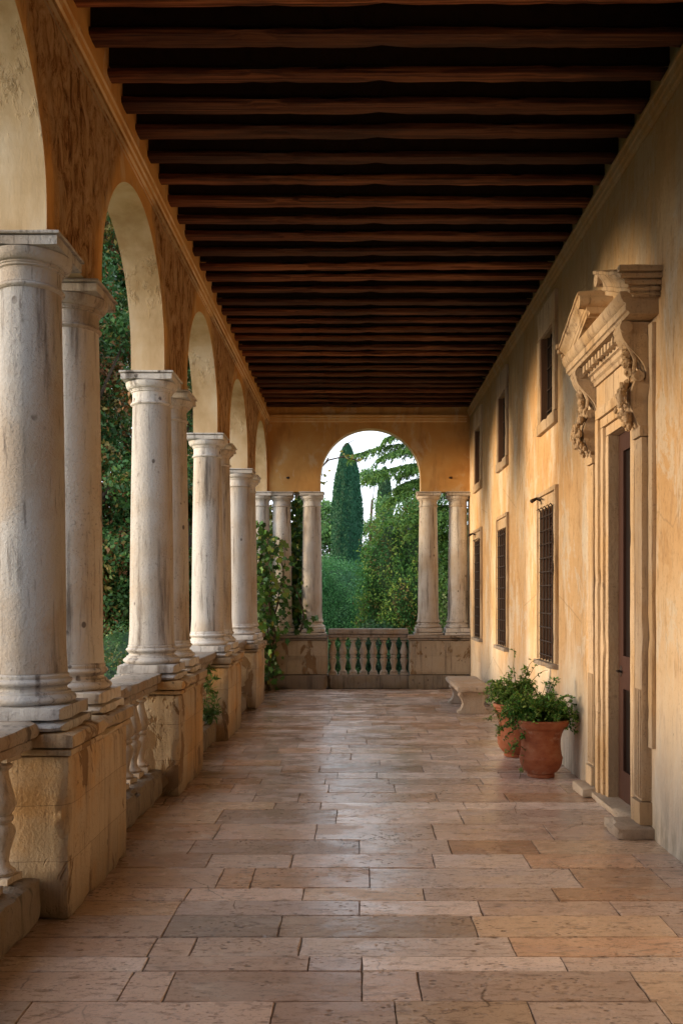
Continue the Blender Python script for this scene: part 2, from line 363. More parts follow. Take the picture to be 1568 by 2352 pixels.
for ri, (ya, yb) in enumerate(rows):
    if ri in joints: js = list(joints[ri])
    else:
        js = []; x = -1.75+r_.uniform(.3, .8)
        while x < 1.75: js.append(x); x += r_.choice([.35,.55,.7,.8,.95,1.1])
    xs = [-1.80]+js+[1.952]
    for k in range(len(xs)-1):
        xa, xb = xs[k], xs[k+1]
        if xb-xa < .04: continue
        c = r_.choice(bag); v = r_.uniform(.92, 1.42); c = (c[0]*v*1.04, c[1]*v*1.04, c[2]*v*1.16)
        if ri == 7+15 and k == 2: c = (.40,.30,.235)
        if ri == 7+15 and k == 1: c = (.36,.30,.27)
        if ri == 7+17 and k == 4: c = (.47,.29,.19)
        if ri == 7+20 and k == 3: c = (.46,.28,.19)
        g = .0012; sk = r_.uniform(-.012,.012)
        def side(p, q, n):
            return [(p[0]+(q[0]-p[0])*i/n, p[1]+(q[1]-p[1])*i/n) for i in range(n)]
        c0, c1, c2, c3 = (xa+g, ya+g), (xb-g, ya+g), (xb-g+sk*0, yb-g), (xa+g, yb-g)
        nl = max(2, int((xb-xa)/.07)); nw = max(2, int((yb-ya)/.07))
        ring = side(c0, c1, nl)+side(c1, c2, nw)+side(c2, c3, nl)+side(c3, c0, nw)
        h = r_.uniform(-.002, .002); tx = r_.uniform(-.002,.002); mx, my = (xa+xb)/2, (ya+yb)/2
        out = []; inn = []
        for (px, py) in ring:
            nv = noise.noise_vector(Vector((px*9, py*9, ri)))
            qx, qy = px+nv.x*.0045, py+nv.y*.0045
            out.append((qx, qy, -.010)); e = .0025+.006*max(0, noise.noise(Vector((px*6, py*6, 3))))*2
            ddx = max(-1, min(1, (mx-qx)/.03)); ddy = max(-1, min(1, (my-qy)/.03))
            inn.append((qx+ddx*e, qy+ddy*e, h+tx*(px-mx)))
        b = len(fv); n = len(ring); fv += out+inn
        for i in range(n): ff.append((b+i, b+(i+1) % n, b+n+(i+1) % n, b+n+i)); ft.append(c)
        ff.append(tuple(b+n+i for i in range(n))); ft.append(c)
me = bpy.data.meshes.new('floor'); me.from_pydata(fv, [], ff); me.materials.append(M['floor'])
at = me.attributes.new('tint', 'FLOAT_COLOR', 'FACE'); at.data.foreach_set('color', np.array([(*c, 1) for c in ft], dtype=np.float32).ravel())
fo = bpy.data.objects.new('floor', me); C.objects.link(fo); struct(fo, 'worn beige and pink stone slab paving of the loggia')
mb = MB().box(-2.0, 1.95, -2.62, 16.3, -.50, -.0065); o = mb.build('floor_bedding', M['mortar'], fo)
GZ = -.5
g = MB(); n = 60
for i in range(n+1):
    for j in range(n+1):
        X = -60+120*i/n; Y = -10+134*j/n
        g.v.append((X, Y, GZ+(0 if abs(X) < 20 and Y < 60 else .2*noise.noise(Vector((X*.02, Y*.02, 0))))))
for i in range(n):
    for j in range(n): a = i*(n+1)+j; g.f.append((a, a+n+1, a+n+2, a+1))
struct(g.build('ground', M['lawn'], smooth=60), 'green lawn of the garden beyond the loggia')
p = MB(); p.add([(-9, 50, GZ+.02),(9, 50, GZ+.02),(9, 60, GZ+.02),(-9, 60, GZ+.02)], [(0,1,2,3)])
struct(p.build('path', M['gravel']), 'pale gravel path glimpsed beyond the end railing')

# ------------------------------------------------------------------ columns
ACX = -1.69
def mk_column(name, label, cat, group, x, y, z0=.925):
    root = empty(name, (x, y, z0), label, cat, group)
    b = MB().rough_box(-.250,.250,-.250,.250,0,.052,.06,.003,.006).rough_box(-.235,.235,-.235,.235,.053,.128,.06,.0015,.006)
    T = lambda r, z, h, n=7: [(r+h/2*math.sin(pi*i/n), z+h*i/n) for i in range(n+1)]
    prof = [(.2,.128)]+T(.206,.128,.05)+[(.203,.180),(.203,.188),(.186,.196),(.182,.208),(.19,.218),(.20,.222)]+T(.190,.222,.036)+[(.192,.262),(.192,.274),(.181,.285),(.1,.285)]
    b.lathe(0, 0, prof, 48); b.build('base', M['col'], root, smooth=35)
    sh = []
    for i in range(15):
        t = i/14; r = .178-.024*(t**1.7); r += .008*(1-min(1, t*14)); sh.append((r, .285+t*1.945))
    MB().lathe(0, 0, sh, 56).build('shaft', M['col'], root, smooth=35)
    cp = [(.154,2.21)]+T(.158,2.212,.028)+[(.160,2.242),(.155,2.255),(.155,2.315),(.160,2.318),(.166,2.320),(.166,2.330),(.172,2.332),(.172,2.341)]+\
         [(.175+.034*math.sin(pi/2*i/6), 2.341+.055*(1-math.cos(pi/2*i/6))) for i in range(7)]+[(.1,2.398)]
    cp = [(a_, b_+.02) for a_, b_ in cp]
    c = MB().lathe(0, 0, cp, 48); c.rough_box(-.208,.208,-.208,.208,2.418,2.468,.06,.002,.004).rough_box(-.220,.220,-.220,.220,2.469,2.490,.06,.002,.004)
    c.build('capital', M['col'], root, smooth=35)
    return root
P0 = 1.93; BAY = 2.8; GAP = .69
lab = {0: ('pale stone column of the pair beside the camera, nearer one', 'pale stone column of the pair beside the camera, farther one'),
       1: ('huge blotched grey column cut by the left edge, front one of the nearest pair', 'warm lit column right behind the blotched one on the nearest pedestal'),
       2: ('front column of the second pair, its white square abacus against the trees', 'half hidden column behind the front column of the second pair'),
       3: ('pale column at the front of the third pair from the camera', 'half hidden column behind the front one of the third pair'),
       4: ('pale column at the front of the fourth pair, a dry tendril across its shaft', 'half hidden column behind the front one of the fourth pair, next to the vine')}
proto = None
def place_col(x, y, label, group):
    global proto
    if proto is None: proto = mk_column('column', label, 'column', group, x, y); return proto
    o = copy_tree(proto); o.location = (x, y, .925); o['label'] = label; o['group'] = group; return o
GS = 'columns of the left arcade'; GE = 'columns of the end arch'
for k in range(5):
    for j in range(2):
        pc = place_col(ACX, P0+BAY*k+GAP*j, lab[k][j], GS)
        if k == 1 and j == 0:
            for ch in pc.children: ch.material_slots[0].link = 'OBJECT'; ch.material_slots[0].material = M['colw']
YE = 15.98
place_col(ACX, YE, 'corner column where the arcade meets the end wall, above the vine', GS)
place_col(-1.20-.12, YE+.02, 'shaded column behind the vine, left of the end arch pair', GE)
place_col(-.79, YE, 'column carrying the left foot of the end arch', GE)
place_col(1.24, YE, 'column carrying the right foot of the end arch', GE)
place_col(1.76, YE, 'column standing tight against the house wall at the far end', GE)

# ------------------------------------------------------------------ pedestals
plabs = ['stone pedestal beside the camera under the unseen column pair', 'nearest big pedestal with patchy orange stone blocks and a dark broken face',
         'second pedestal from the camera, dark damp foot and orange lit side', 'third pedestal from the camera, between two balustrades', 'fourth pedestal from the camera, dark stained near face beside the vine']
for k in range(5):
    c = P0+BAY*k; y0, y1 = c-.22, c+GAP+.24
    root = empty('pedestal', (ACX, (y0+y1)/2, 0), plabs[k], 'pedestal', 'pedestals of the left arcade')
    def pb(name, fn, mat=M['ped']): fn_mb = MB(); fn(fn_mb); return fn_mb.build(name, mat, root, smooth=45, shift=root.location)
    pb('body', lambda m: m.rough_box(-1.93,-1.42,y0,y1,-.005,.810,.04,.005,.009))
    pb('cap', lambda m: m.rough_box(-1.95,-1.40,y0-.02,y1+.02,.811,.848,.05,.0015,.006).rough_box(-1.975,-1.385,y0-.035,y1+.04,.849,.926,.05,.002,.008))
# end pedestals
for x0, x1, lb in ((-1.44,-.515,'blocky stone pedestal left of the end balustrade'), (.905,1.95,'blocky stone pedestal right of the end balustrade, touching the house wall')):
    root = empty('pedestal', ((x0+x1)/2, 15.95, 0), lb, 'pedestal', 'pedestals of the end wall')
    xr = x1+.0
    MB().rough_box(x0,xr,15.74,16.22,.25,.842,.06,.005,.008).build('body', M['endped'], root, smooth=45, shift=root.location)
    MB().rough_box(x0-.015,xr,15.715,16.24,-.005,.249,.06,.006,.010)  .build('plinth', M['kerb'], root, smooth=45, shift=root.location)
    MB().rough_box(x0-.02,xr,15.715,16.24,.843,.875,.06,.004,.006).rough_box(x0-.04,xr,15.69,16.26,.876,.931,.06,.005,.008).build('cap', M['rail'], root, smooth=45, shift=root.location)
root = empty('pedestal', (ACX, 15.98, 0), 'narrow corner pedestal half buried in the vine', 'pedestal', 'pedestals of the end wall')
MB().rough_box(-1.93,-1.46,15.68,16.22,-.005,.842,.05,.006,.009).build('body', M['ped'], root, smooth=45, shift=root.location)
MB().rough_box(-1.96,-1.445,15.64,16.26,.843,.926,.05,.005,.008).build('cap', M['ped'], root, smooth=45, shift=root.location)

# ------------------------------------------------------------------ balustrades
bprof = [(.062,0),(.062,.03),(.05,.034),(.058,.05),(.045,.062),(.034,.075),(.030,.10),(.036,.14),(.050,.19),(.058,.225),(.052,.25),(.036,.268),(.046,.275),(.050,.288),(.046,.30),(.036,.305),(.052,.322),(.060,.35),(.054,.385),(.040,.44),(.030,.485),(.029,.505),(.044,.518),(.046,.53),(.034,.538),(.055,.55),(.055,.585)]
bal_me = None
def baluster(parent, x, y, z, sc=1):
    global bal_me
    if bal_me is None:
        m = MB().lathe(0,0,bprof[2:-2],20); m.box(-.06,.06,-.06,.06,-.002,.033); m.box(-.056,.056,-.056,.056,.549,.587)
        m.v = [(a_*1.18, b_*1.18, c_) for a_, b_, c_ in m.v]; o = m.build('baluster', M['balu'], parent, smooth=40); bal_me = o.data
    else:
        o = bpy.data.objects.new('baluster', bal_me); C.objects.link(o); o.parent = parent
    o.location = (x-parent.location.x, y-parent.location.y, z-parent.location.z); o.scale = (1, 1, sc); o.rotation_euler.z = random.uniform(-.15,.15)
blabs = ['short balustrade at the lower left picture edge, before the nearest pedestal', 'stone balustrade with crusted kerb between the first and second pedestals',
         'balustrade between the second and third pedestals with weeds on it', 'balustrade between the third and fourth pedestals', 'last side balustrade grown over by the vine']
for k in range(5):
    y0 = P0+BAY*k+GAP+.24; y1 = P0+BAY*(k+1)-.22 if k < 4 else 15.66
    root = empty('balustrade', (ACX-.03, (y0+y1)/2, 0), blabs[k], 'balustrade', 'balustrades of the left arcade')
    def pb(name, m): return m.build(name, M['kerb' if name == 'curb' else 'rail'], root, smooth=45, shift=root.location)
    pb('curb', MB().rough_box(-1.87,-1.55,y0+.002,y1-.002,-.004,.225,.045,.016,.016,9))
    pb('handrail', MB().rough_box(-1.83,-1.585,y0+.003,y1-.003,.848,.905,.05,.005,.008).rough_box(-1.87,-1.555,y0-.025,y1+.025,.9065,.988,.05,.006,.010))
    nb = 7
    for i in range(nb): baluster(root, ACX-.02, y0+(y1-y0)*(i+.5)/nb, .227, .622/.585)
root = empty('balustrade', (.195, 15.95, 0), 'low balustrade under the end arch with pear shaped balusters', 'balustrade')
MB().rough_box(-.513,.903,15.80,16.10,-.004,.235,.05,.010,.012,9).build('curb', M['kerb'], root, smooth=45, shift=root.location)
MB().rough_box(-.512,.902,15.83,16.07,.885,.945,.05,.004,.007).rough_box(-.50,.885,15.79,16.11,.9465,1.038,.05,.004,.007).build('handrail', M['rail'], root, smooth=45, shift=root.location)
for i in range(8): baluster(root, -.513+1.416*(i+.5)/8, 15.95, .237, .648/.585)

# ------------------------------------------------------------------ arcade wall and end wall
def arched(s0, s1, zb, zt, ops, crown, thick0, thick1, axis, step=.1):
    """wall from s0 to s1 with arched openings; ops = [(a,b)]; axis 'y' or 'x'"""
    ss = set([s0, s1])
    for a, b in ops:
        for i in range(41):
            t = i/40; ss.add(round((a+b)/2-(b-a)/2*math.cos(pi*t), 5))
    s = s0
    while s < s1: ss.add(round(s, 5)); s += .2
    ss = sorted(ss); m = MB()
    def P(s, z, t): return (t, s, z) if axis == 'y' else (s, t, z)
    def low(s, mid):
        for a, b in ops:
            if a < mid < b:
                r = (b-a)/2; c = (a+b)/2; st = max(0, crown-zb-r)
                return zb+st+math.sqrt(max(0, r*r-(s-c)**2))*((crown-zb-st)/r)
        return zb
    for i in range(len(ss)-1):
        p, q = ss[i], ss[i+1]; mid = (p+q)/2
        if q-p < 1e-4: continue
        zp, zq = low(p, mid), low(q, mid)
        m.add([P(p,zp,thick0),P(q,zq,thick0),P(q,zt,thick0),P(p,zt,thick0),P(p,zp,thick1),P(q,zq,thick1),P(q,zt,thick1),P(p,zt,thick1)],
              [(0,1,2,3),(7,6,5,4),(4,5,1,0),(3,2,6,7)])
    for a, b in ops:
        r = (b-a)/2; st = max(0, crown-zb-r)
        if st > 0:
            for e in (a, b): m.add([P(e,zb,thick0),P(e,zb,thick1),P(e,zb+st,thick1),P(e,zb+st,thick0)], [(0,1,2,3)])
    return m
ops = [(P0+BAY*k+GAP+.15, P0+BAY*(k+1)-.15) for k in range(4)]+[(P0+BAY*4+GAP+.15, YE-.20)]
aw = empty('arcade_wall', (-1.6, 8, 3.4), 'ochre plastered wall of tall arches carried by the left columns, rough brown render between them', 'wall')
AW0, AW1 = -1.825, -1.555
arched(-2.6, YE+.13, 3.416, 5.22  , ops, 4.45, AW1, AW0, 'y').build('plaster', M['arcade'], aw, shift=aw.location)
# string moulding
def mould(xw, sgn, z0, pr=.045):
    pts = [(0,0),(.012,0),(.016,.012),(.030,.022),(.034,.05),(.046,.058),(.050,.095),(.060,.103),(.060,.125),(0,.135)]
    return [(xw+sgn*a, z0+b) for a, b in pts]
MB().prof_y(mould(-1.556, 1, 4.56), -2.6, 15.85).build('moulding', M['arcade'], aw, smooth=30, shift=aw.location)
ew = empty('end_wall', (.24, 16, 3.4), 'ochre end wall pierced by one round arch open to the garden', 'wall')
arched(-1.824, 2.2, 3.416, 5.22, [(-.64, 1.10)], 4.52, 15.86, 16.12, 'x').build('plaster', M['endp'], ew, shift=ew.location)
m = MB(); pts = [(15.859-a, 4.62+b) for a, b in [(0,0),(.012,0),(.016,.012),(.030,.022),(.034,.05),(.046,.058),(.050,.095),(.060,.103),(.060,.125),(0,.135)]]
m.prof_x(pts, -1.50, 1.90).build('moulding', M['endp'], ew, smooth=30, shift=ew.location)
for cx, cz in ((-1.20, 3.66), (1.62, 3.66)): MB().blob((cx, 15.86, cz), (.03,.02,.02), .3).build('iron_peg', M['iron'], ew, smooth=60, shift=ew.location)

bw = empty('light_blocker_wall', (.24, -2.75, 0), 'added unseen plaster wall behind the camera, shutting light out of the loggia', 'wall')
MB().box(-2.0, 2.25, -2.9, -2.62, -.3, 5.22).box(-2.0, -1.56, -2.619, 1.2, -.3, 3.41).build('plaster', M['wall'], bw, shift=bw.location)  # back and left side walls added out of view to block light
# ------------------------------------------------------------------ ceiling
ce = empty('timber_ceiling', (.24, 7, 4.9), 'dark timber ceiling of close set beams across the loggia', 'ceiling')
y = -2.4; k = 0; rb = random.Random(5)
while y < 15.75:
    w = rb.uniform(.115, .155); dz = rb.uniform(-.012, .012); sk = rb.uniform(-.02,.02)
    m = MB().rough_box(-1.66, 2.05, -w/2, w/2, 0, .055, .10, .003, .008, 3); jn = MB().rough_box(-1.66, 2.05, -w/2+.035, w/2-.035, .057, .30, .2, .004, .006, 3)
    m.v = [(vx, vy+sk*vx*.5+.003*noise.noise(Vector((vx*.7, k*3.3, 0))), vz+.004*noise.noise(Vector((vx*.6, k*5.1, 9)))) for vx, vy, vz in m.v]
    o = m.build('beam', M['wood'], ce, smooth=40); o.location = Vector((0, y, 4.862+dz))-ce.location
    j = jn.build('shade_joist', M['plank'], ce, smooth=40); j.location = Vector((0, y, 4.872))-ce.location; j.rotation_euler.z = math.atan(sk*.5)  # near-black joists paint the shade in the gaps between beams
    y += .37; k += 1
m = MB()
x = -1.75
while x < 2.2:
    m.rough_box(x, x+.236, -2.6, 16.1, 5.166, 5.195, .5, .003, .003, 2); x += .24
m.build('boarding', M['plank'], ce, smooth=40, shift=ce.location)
MB().box(-2.1, 2.6, -2.7, 16.5, 5.23, 5.35).build('roof_deck', M['roof'], ce, shift=ce.location)

# ------------------------------------------------------------------ house wall
RX = 1.95
WC = [9.32, 12.2, 14.68]
holes = []
for c in WC:
    holes.append((c-.315, c+.315, .94, 2.50)); holes.append((c-.31, c+.31, 3.42, 4.30))
DO = (6.46, 7.03, 0.0, 2.84)
holes.append(DO)
hw = empty('house_wall', (RX, 7, 0), 'long flaking yellow plaster house wall with two rows of windows', 'wall')
ys = sorted(set([-2.6, 16.12]+[h[0] for h in holes]+[h[1] for h in holes]+[round(-2.4+.2*i, 3) for i in range(93)]))
zs = sorted(set([-.3, 5.22]+[h[2] for h in holes]+[h[3] for h in holes]+[round(.2*i, 3) for i in range(26)]))
ys = [y for i, y in enumerate(ys) if i == 0 or y-ys[i-1] > 1e-4]; zs = [z for i, z in enumerate(zs) if i == 0 or z-zs[i-1] > 1e-4]
m = MB(); id_ = {}
def wx(y, z):
    e = min([max(h[0]-y, y-h[1], h[2]-z, z-h[3]) for h in holes])
    f = max(0, min(1, (e-.12)/.25)); return RX+f*(.009*noise.noise(Vector((y*1.3, z*1.3, 4)))+.004*noise.noise(Vector((y*4, z*4, 1))))
for i, yy in enumerate(ys):
    for j, zz in enumerate(zs): id_[i, j] = len(m.v); m.v.append((wx(yy, zz), yy, zz))
for i in range(len(ys)-1):
    for j in range(len(zs)-1):
        cy, cz = (ys[i]+ys[i+1])/2, (zs[j]+zs[j+1])/2
        if any(h[0] < cy < h[1] and h[2] < cz < h[3] for h in holes): continue
        m.f.append((id_[i,j], id_[i,j+1], id_[i+1,j+1], id_[i+1,j]))
for h in holes:
    a, b, c, d = h; X0, X1 = RX, RX+.30
    m.add([(X0,a,c),(X1,a,c),(X1,a,d),(X0,a,d)], [(0,1,2,3)]); m.add([(X0,b,c),(X1,b,c),(X1,b,d),(X0,b,d)], [(3,2,1,0)])
    m.add([(X0,a,d),(X1,a,d),(X1,b,d),(X0,b,d)], [(0,1,2,3)]); m.add([(X0,a,c),(X1,a,c),(X1,b,c),(X0,b,c)], [(3,2,1,0)])
m.box(RX+.302, RX+.5, -2.6, 16.1, -.3, 5.11)
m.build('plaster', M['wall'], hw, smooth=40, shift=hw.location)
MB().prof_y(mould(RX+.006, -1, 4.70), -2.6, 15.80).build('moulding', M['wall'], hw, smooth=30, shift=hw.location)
# flat band under the moulding and beam seat
wl = {0: 'nearest', 1: 'middle', 2: 'farthest'}
FX = RX-.035
for i, c in enumerate(WC):
    # upper window: plain flat stone surround
    o0, o1 = c-.435, c+.435
    m = MB().rough_box(FX, RX+.02, o0, o1, 4.301, 4.60, .06, .002, .005)
    m.rough_box(FX-.012, RX+.02, o0, o1, 3.295, 3.419, .06, .002, .006)
    m.rough_box(FX, RX+.02, o0, c-.311, 3.420, 4.300, .06, .002, .004).rough_box(FX, RX+.02, c+.311, o1, 3.420, 4.300, .06, .002, .004)
    fr = m.build('upper_window', M['portal'], hw, smooth=40, shift=hw.location)
    fr['label'] = 'square upper window in a plain stone surround, %s of three' % wl[i]
    s = MB().box(RX+.055, RX+.09, c-.31, c+.31, 3.42, 4.30).build('pane', M['dark'], fr)
    s.location = -hw.location
    s = MB().box(RX-.02, RX+.069, c+.270, c+.308, 3.422, 4.298).build('casement', M['casew'], fr); s.location = -hw.location
    m = MB()
    for q in range(4): m.box(RX+.036, RX+.048, c-.31+.62*(q+.5)/4-.007, c-.31+.62*(q+.5)/4+.007, 3.42, 4.30)
    for q in range(4): m.box(RX+.034, RX+.050, c-.31, c+.31, 3.42+.88*(q+.5)/4-.008, 3.42+.88*(q+.5)/4+.008)
    s = m.build('bars', M['iron'], fr); s.location = -hw.location
    # lower window
    o0, o1 = c-.445, c+.445
    m = MB()
    for (a, b, za, zb) in ((o0, o1, 2.501, 2.64), (o0, c-.316, .94, 2.500), (c+.316, o1, .94, 2.500)):
        m.rough_box(FX+.012, RX+.02, a, b, za, zb, .06, .002, .004)
    m.rough_box(FX-.004, RX+.01, o0-.02, o0+.03, .94, 2.66, .08, .002, .004).rough_box(FX-.004, RX+.01, o1-.03, o1+.02, .94, 2.66, .08, .002, .004).rough_box(FX-.006, RX+.01, o0-.02, o1+.02, 2.641, 2.69, .06, .002, .004)
    fr = m.build('lower_window', M['portal'], hw, smooth=40, shift=hw.location)
    fr['label'] = 'tall lower window behind an iron grille, %s of three' % wl[i]
    s = MB().rough_box(FX-.035, RX+.02, o0-.02, o1+.02, .885, .938, .06, .003, .005).build('sill', M['rail'], fr, smooth=40); s.location = -hw.location
    m = MB().box(RX+.085, RX+.10, c-.315, c+.315, .94, 2.50)
    for q in range(44): # louvres
        zz = .97+q*.0345; m.add([(RX+.055, c-.29, zz),(RX+.055, c+.29, zz),(RX+.08, c+.29, zz+.022),(RX+.08, c-.29, zz+.022)], [(0,1,2,3)])
    m.box(RX+.05,RX+.084,c-.02,c+.02,.94,2.5)
    s = m.build('shutter', M['shutter'], fr); s.location = -hw.location
    s = MB().box(RX-.01, RX+.084, c+.285, c+.312, .945, 2.498).build('casement', M['casew'], fr); s.location = -hw.location
    m = MB(); gx = RX-.022
    for q in range(5):
        yy = c-.30+.60*q/4; m.tube([(gx, yy, .945),(gx, yy, 2.49)], .0085, 6)
        m.tube([(gx, yy, 2.49),(gx-.02, yy+.01, 2.52),(gx-.045, yy-.01, 2.50)], [.008,.007,.003], 5) if i != 1 else None
    for q in range(11):
        zz = 1.0+q*.142; m.tube([(gx-.004, c-.312, zz),(gx-.004, c+.312, zz)], .0075, 6)
    for q in range(11):
        for p_ in range(5): m.blob((gx, c-.30+.15*p_, 1.0+q*.142), (.013,.013,.013), 0, n=6, m=4)
    s = m.build('grille', M['iron'], fr, smooth=40); s.location = -hw.location
    if i != 1:
        s = MB().tube([(RX, c+.30, 2.60),(RX-.06, c+.30, 2.63),(RX-.12, c+.27, 2.60),(RX-.13, c+.20, 2.58)], [.012,.016,.022,.01], 7).tube([(RX-.05, c+.28, 2.63),(RX-.07, c+.1, 2.60)], [.012,.006], 6).build('hook', M['iron'], fr, smooth=40); s.location = -hw.location
# ledge of old render below each lower window
for i, c in enumerate(WC):
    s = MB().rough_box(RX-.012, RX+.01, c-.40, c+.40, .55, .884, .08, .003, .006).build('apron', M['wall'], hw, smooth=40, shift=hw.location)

# ------------------------------------------------------------------ portal
po = empty('doorway', (RX, 6.75, 0), 'carved pale stone doorway with broken pediment and scrolled brackets', 'doorway')
def pp(name, m, mat=M['portal'], smooth=35, parent=None):
    o = m.build(name, mat, parent or po, smooth=smooth, shift=None if parent else po.location)
    if parent: o.location = (0,0,0)
    return o
PN, PF = 6.05, 7.46; F = 1.88
for (a, b, s) in ((PN, PN+.16, -1), (PF-.16, PF, 1)):
    m = MB().rough_box(F, RX+.01, a, b, .24, 2.66, .08, .002, .004)
    m.rough_box(F-.02, RX+.01, a-.015, b+.015, .083, .238, .05, .003, .005)
    m.rough_box(F-.015, RX+.01, a-.01, b+.01, 2.661, 2.735, .05, .002, .004)
    for q in range(4):
        yy = a+.022+.116*q/3; m.box(F-.006, F+.01, yy-.009, yy+.009, .26, .98)
    pp('pilaster', m)
    # backing strip
    a2, b2 = (a-.085, a-.001) if s < 0 else (b+.001, b+.085)
    pp('backing_strip', MB().rough_box(RX-.03, RX+.01, a2, b2, .6, 3.40, .08, .002, .004))
    # base block
    c_ = (a+b)/2; pp('base_block', MB().rough_box(1.70 if s < 0 else 1.775, RX+.01, c_-.15, c_+.20, -.004, .082, .04, .006, .010), M['bench'])
    # console: two stacked scrolls with leaf carving
    m = MB(); ya, yb = a+.005, b-.005
    S1 = []
    for t in range(25):
        u = t/24; z = 3.42-u*.40; pr = .155*(1-u)**1.1+.045+.035*math.sin(u*pi*2.0); S1.append((RX-pr, z))
    m.prof_y([(RX, 3.42)]+S1+[(RX, 3.02)], ya, yb)
    S2 = []
    for t in range(21):
        u = t/20; z = 3.04-u*.31; pr = .10+.055*math.sin(u*pi)*(1-u*.3)-.02*u; S2.append((RX-pr, z))
    m.prof_y([(RX, 3.04)]+S2+[(RX, 2.73)], ya+.008, yb-.008)
    m.tube([(RX-.17, ya-.008, 3.385),(RX-.17, yb+.008, 3.385)], .042, 16); m.tube([(RX-.085, ya-.010, 3.06),(RX-.085, yb+.010, 3.06)], .035, 16)
    rr = random.Random(int(a*100))
    for q in range(95):                        # carved acanthus lobes and fruit
        u = rr.random(); z = 2.735+u*.35; pr = .095+.10*math.sin(u*pi)+rr.uniform(-.018,.018)
        yy = rr.uniform(ya, yb); e = rr.uniform(.009,.022)
        m.blob((RX-pr, yy, z), (e, e*.8, e*rr.uniform(1.0,1.9)), .25, 6, 9, 7, q)
    for q in range(5):
        u = q/4; m.blob((RX-.13-.02*math.sin(u*3), (ya+yb)/2, 3.33-u*.22), (.03,.028,.04), .3, 8, 10, 8, q)
    for dy in (-.045, .045):
        m.tube([(RX-.20, c_+dy, 3.40),(RX-.15, c_+dy, 3.30),(RX-.10, c_+dy, 3.18),(RX-.115, c_+dy, 3.06)], [.012,.018,.016,.010], 7)
    pp('console', m)
# architrave round the opening, stepped
m = MB()
A0, A1 = DO[0], DO[1]
for (w0, w1, xx) in ((.0,.075,1.925),(.076,.15,1.905),(.151,.235,1.885)):
    m.rough_box(xx, RX+.01, A0-w1, A0-w0, .02, 2.84+w0, .09, .0015, .003); m.rough_box(xx, RX+.01, A1+w0, A1+w1, .02, 2.84+w0, .09, .0015, .003)
    m.rough_box(xx, RX+.01, A0-w1, A1+w1, 2.841+w0, 2.84+w1, .09, .0015, .003)
pp('architrave', m)
m = MB().rough_box(1.905, RX+.01, PN+.165, PF-.165, 3.076, 3.27, .09, .002, .003)
pp('frieze', m)
def prfy(l, z0=0): return [(RX-a, z0+b) for a, b in l]
m = MB().prof_y([(RX,3.271),(RX-.06,3.271),(RX-.066,3.30),(RX-.085,3.315),(RX-.09,3.345),(RX-.11,3.352),(RX-.112,3.43),(RX,3.43)], PN+.165, PF-.165)
q = PN+.19
while q < PF-.19: m.rough_box(RX-.165, RX-.112, q, q+.052, 3.365, 3.429, .03, .002, .005); q += .088
m.prof_y([(RX,3.431),(RX-.19,3.431),(RX-.20,3.45),(RX-.215,3.455),(RX-.215,3.50),(RX-.23,3.508),(RX-.245,3.535),(RX-.25,3.56),(RX-.25,3.575),(RX,3.58)], PN-.14, PF+.14)
pp('cornice', m)
for s in (-1, 1):                              # halves of the broken pediment
    e = PN-.16 if s < 0 else PF+.16; d = 1 if s < 0 else -1
    Y = lambda t: e+d*t
    m = MB()
    def prism(pts, x0, x1):
        m.prof_x([(Y(t), z) for t, z in pts] if d > 0 else [(Y(t), z) for t, z in reversed(pts)], x0, x1)
    prism([(0.01,3.583),(.16,3.583),(.60,3.74),(.60,3.80),(.01,3.60)], RX-.19, RX)
    pr_ = [(0,-.10),(.175,-.10),(.178,-.085),(.188,-.080),(.200,-.072),(.202,-.045),(.208,-.040),(.210,-.028),(.216,-.012),(.230,.006),(.246,.018),(.256,.032),(.258,.040),(.270,.042),(.270,.062),(.262,.068),(0,.085)]
    st_ = []
    for q in range(15):
        t = -.02+.66*q/14; zl = 3.625+.235*((t+.02)/.66)+.012*noise.noise(Vector((t*6, s*3, 2)))
        st_.append([(RX-a*(1+.02*noise.noise(Vector((t*9, b*20, s)))), Y(t), zl+b+.003*noise.noise(Vector((t*25, b*30, s)))) for a, b in pr_])
    npf = len(pr_); vs_ = [p for ring in st_ for p in ring]
    fs_ = [(i*npf+j, i*npf+(j+1) % npf, (i+1)*npf+(j+1) % npf, (i+1)*npf+j) for i in range(14) for j in range(npf)]
    fs_ += [tuple(range(npf)), tuple(reversed(range(14*npf, 15*npf)))]; m.add(vs_, fs_)
    for pj, za, zb, th in ((.205,3.535,3.556,.010),(.222,3.562,3.590,.018),(.245,3.596,3.630,.030),(.272,3.636,3.668,.045),(.285,3.674,3.715,.058)):
        ya_, yb_ = sorted((Y(-.021), Y(-.021-th))); m.rough_box(RX-pj, RX+.01, ya_, yb_, za, zb, .05, .0012, .003)
    m.tube([(RX-.255, Y(.615), 3.855),(RX, Y(.615), 3.855)], .05, 18)
    prism([(.17,3.581),(.45,3.581),(.55,3.72),(.50,3.705)], RX-.12, RX)
    pp('pediment_half', m)
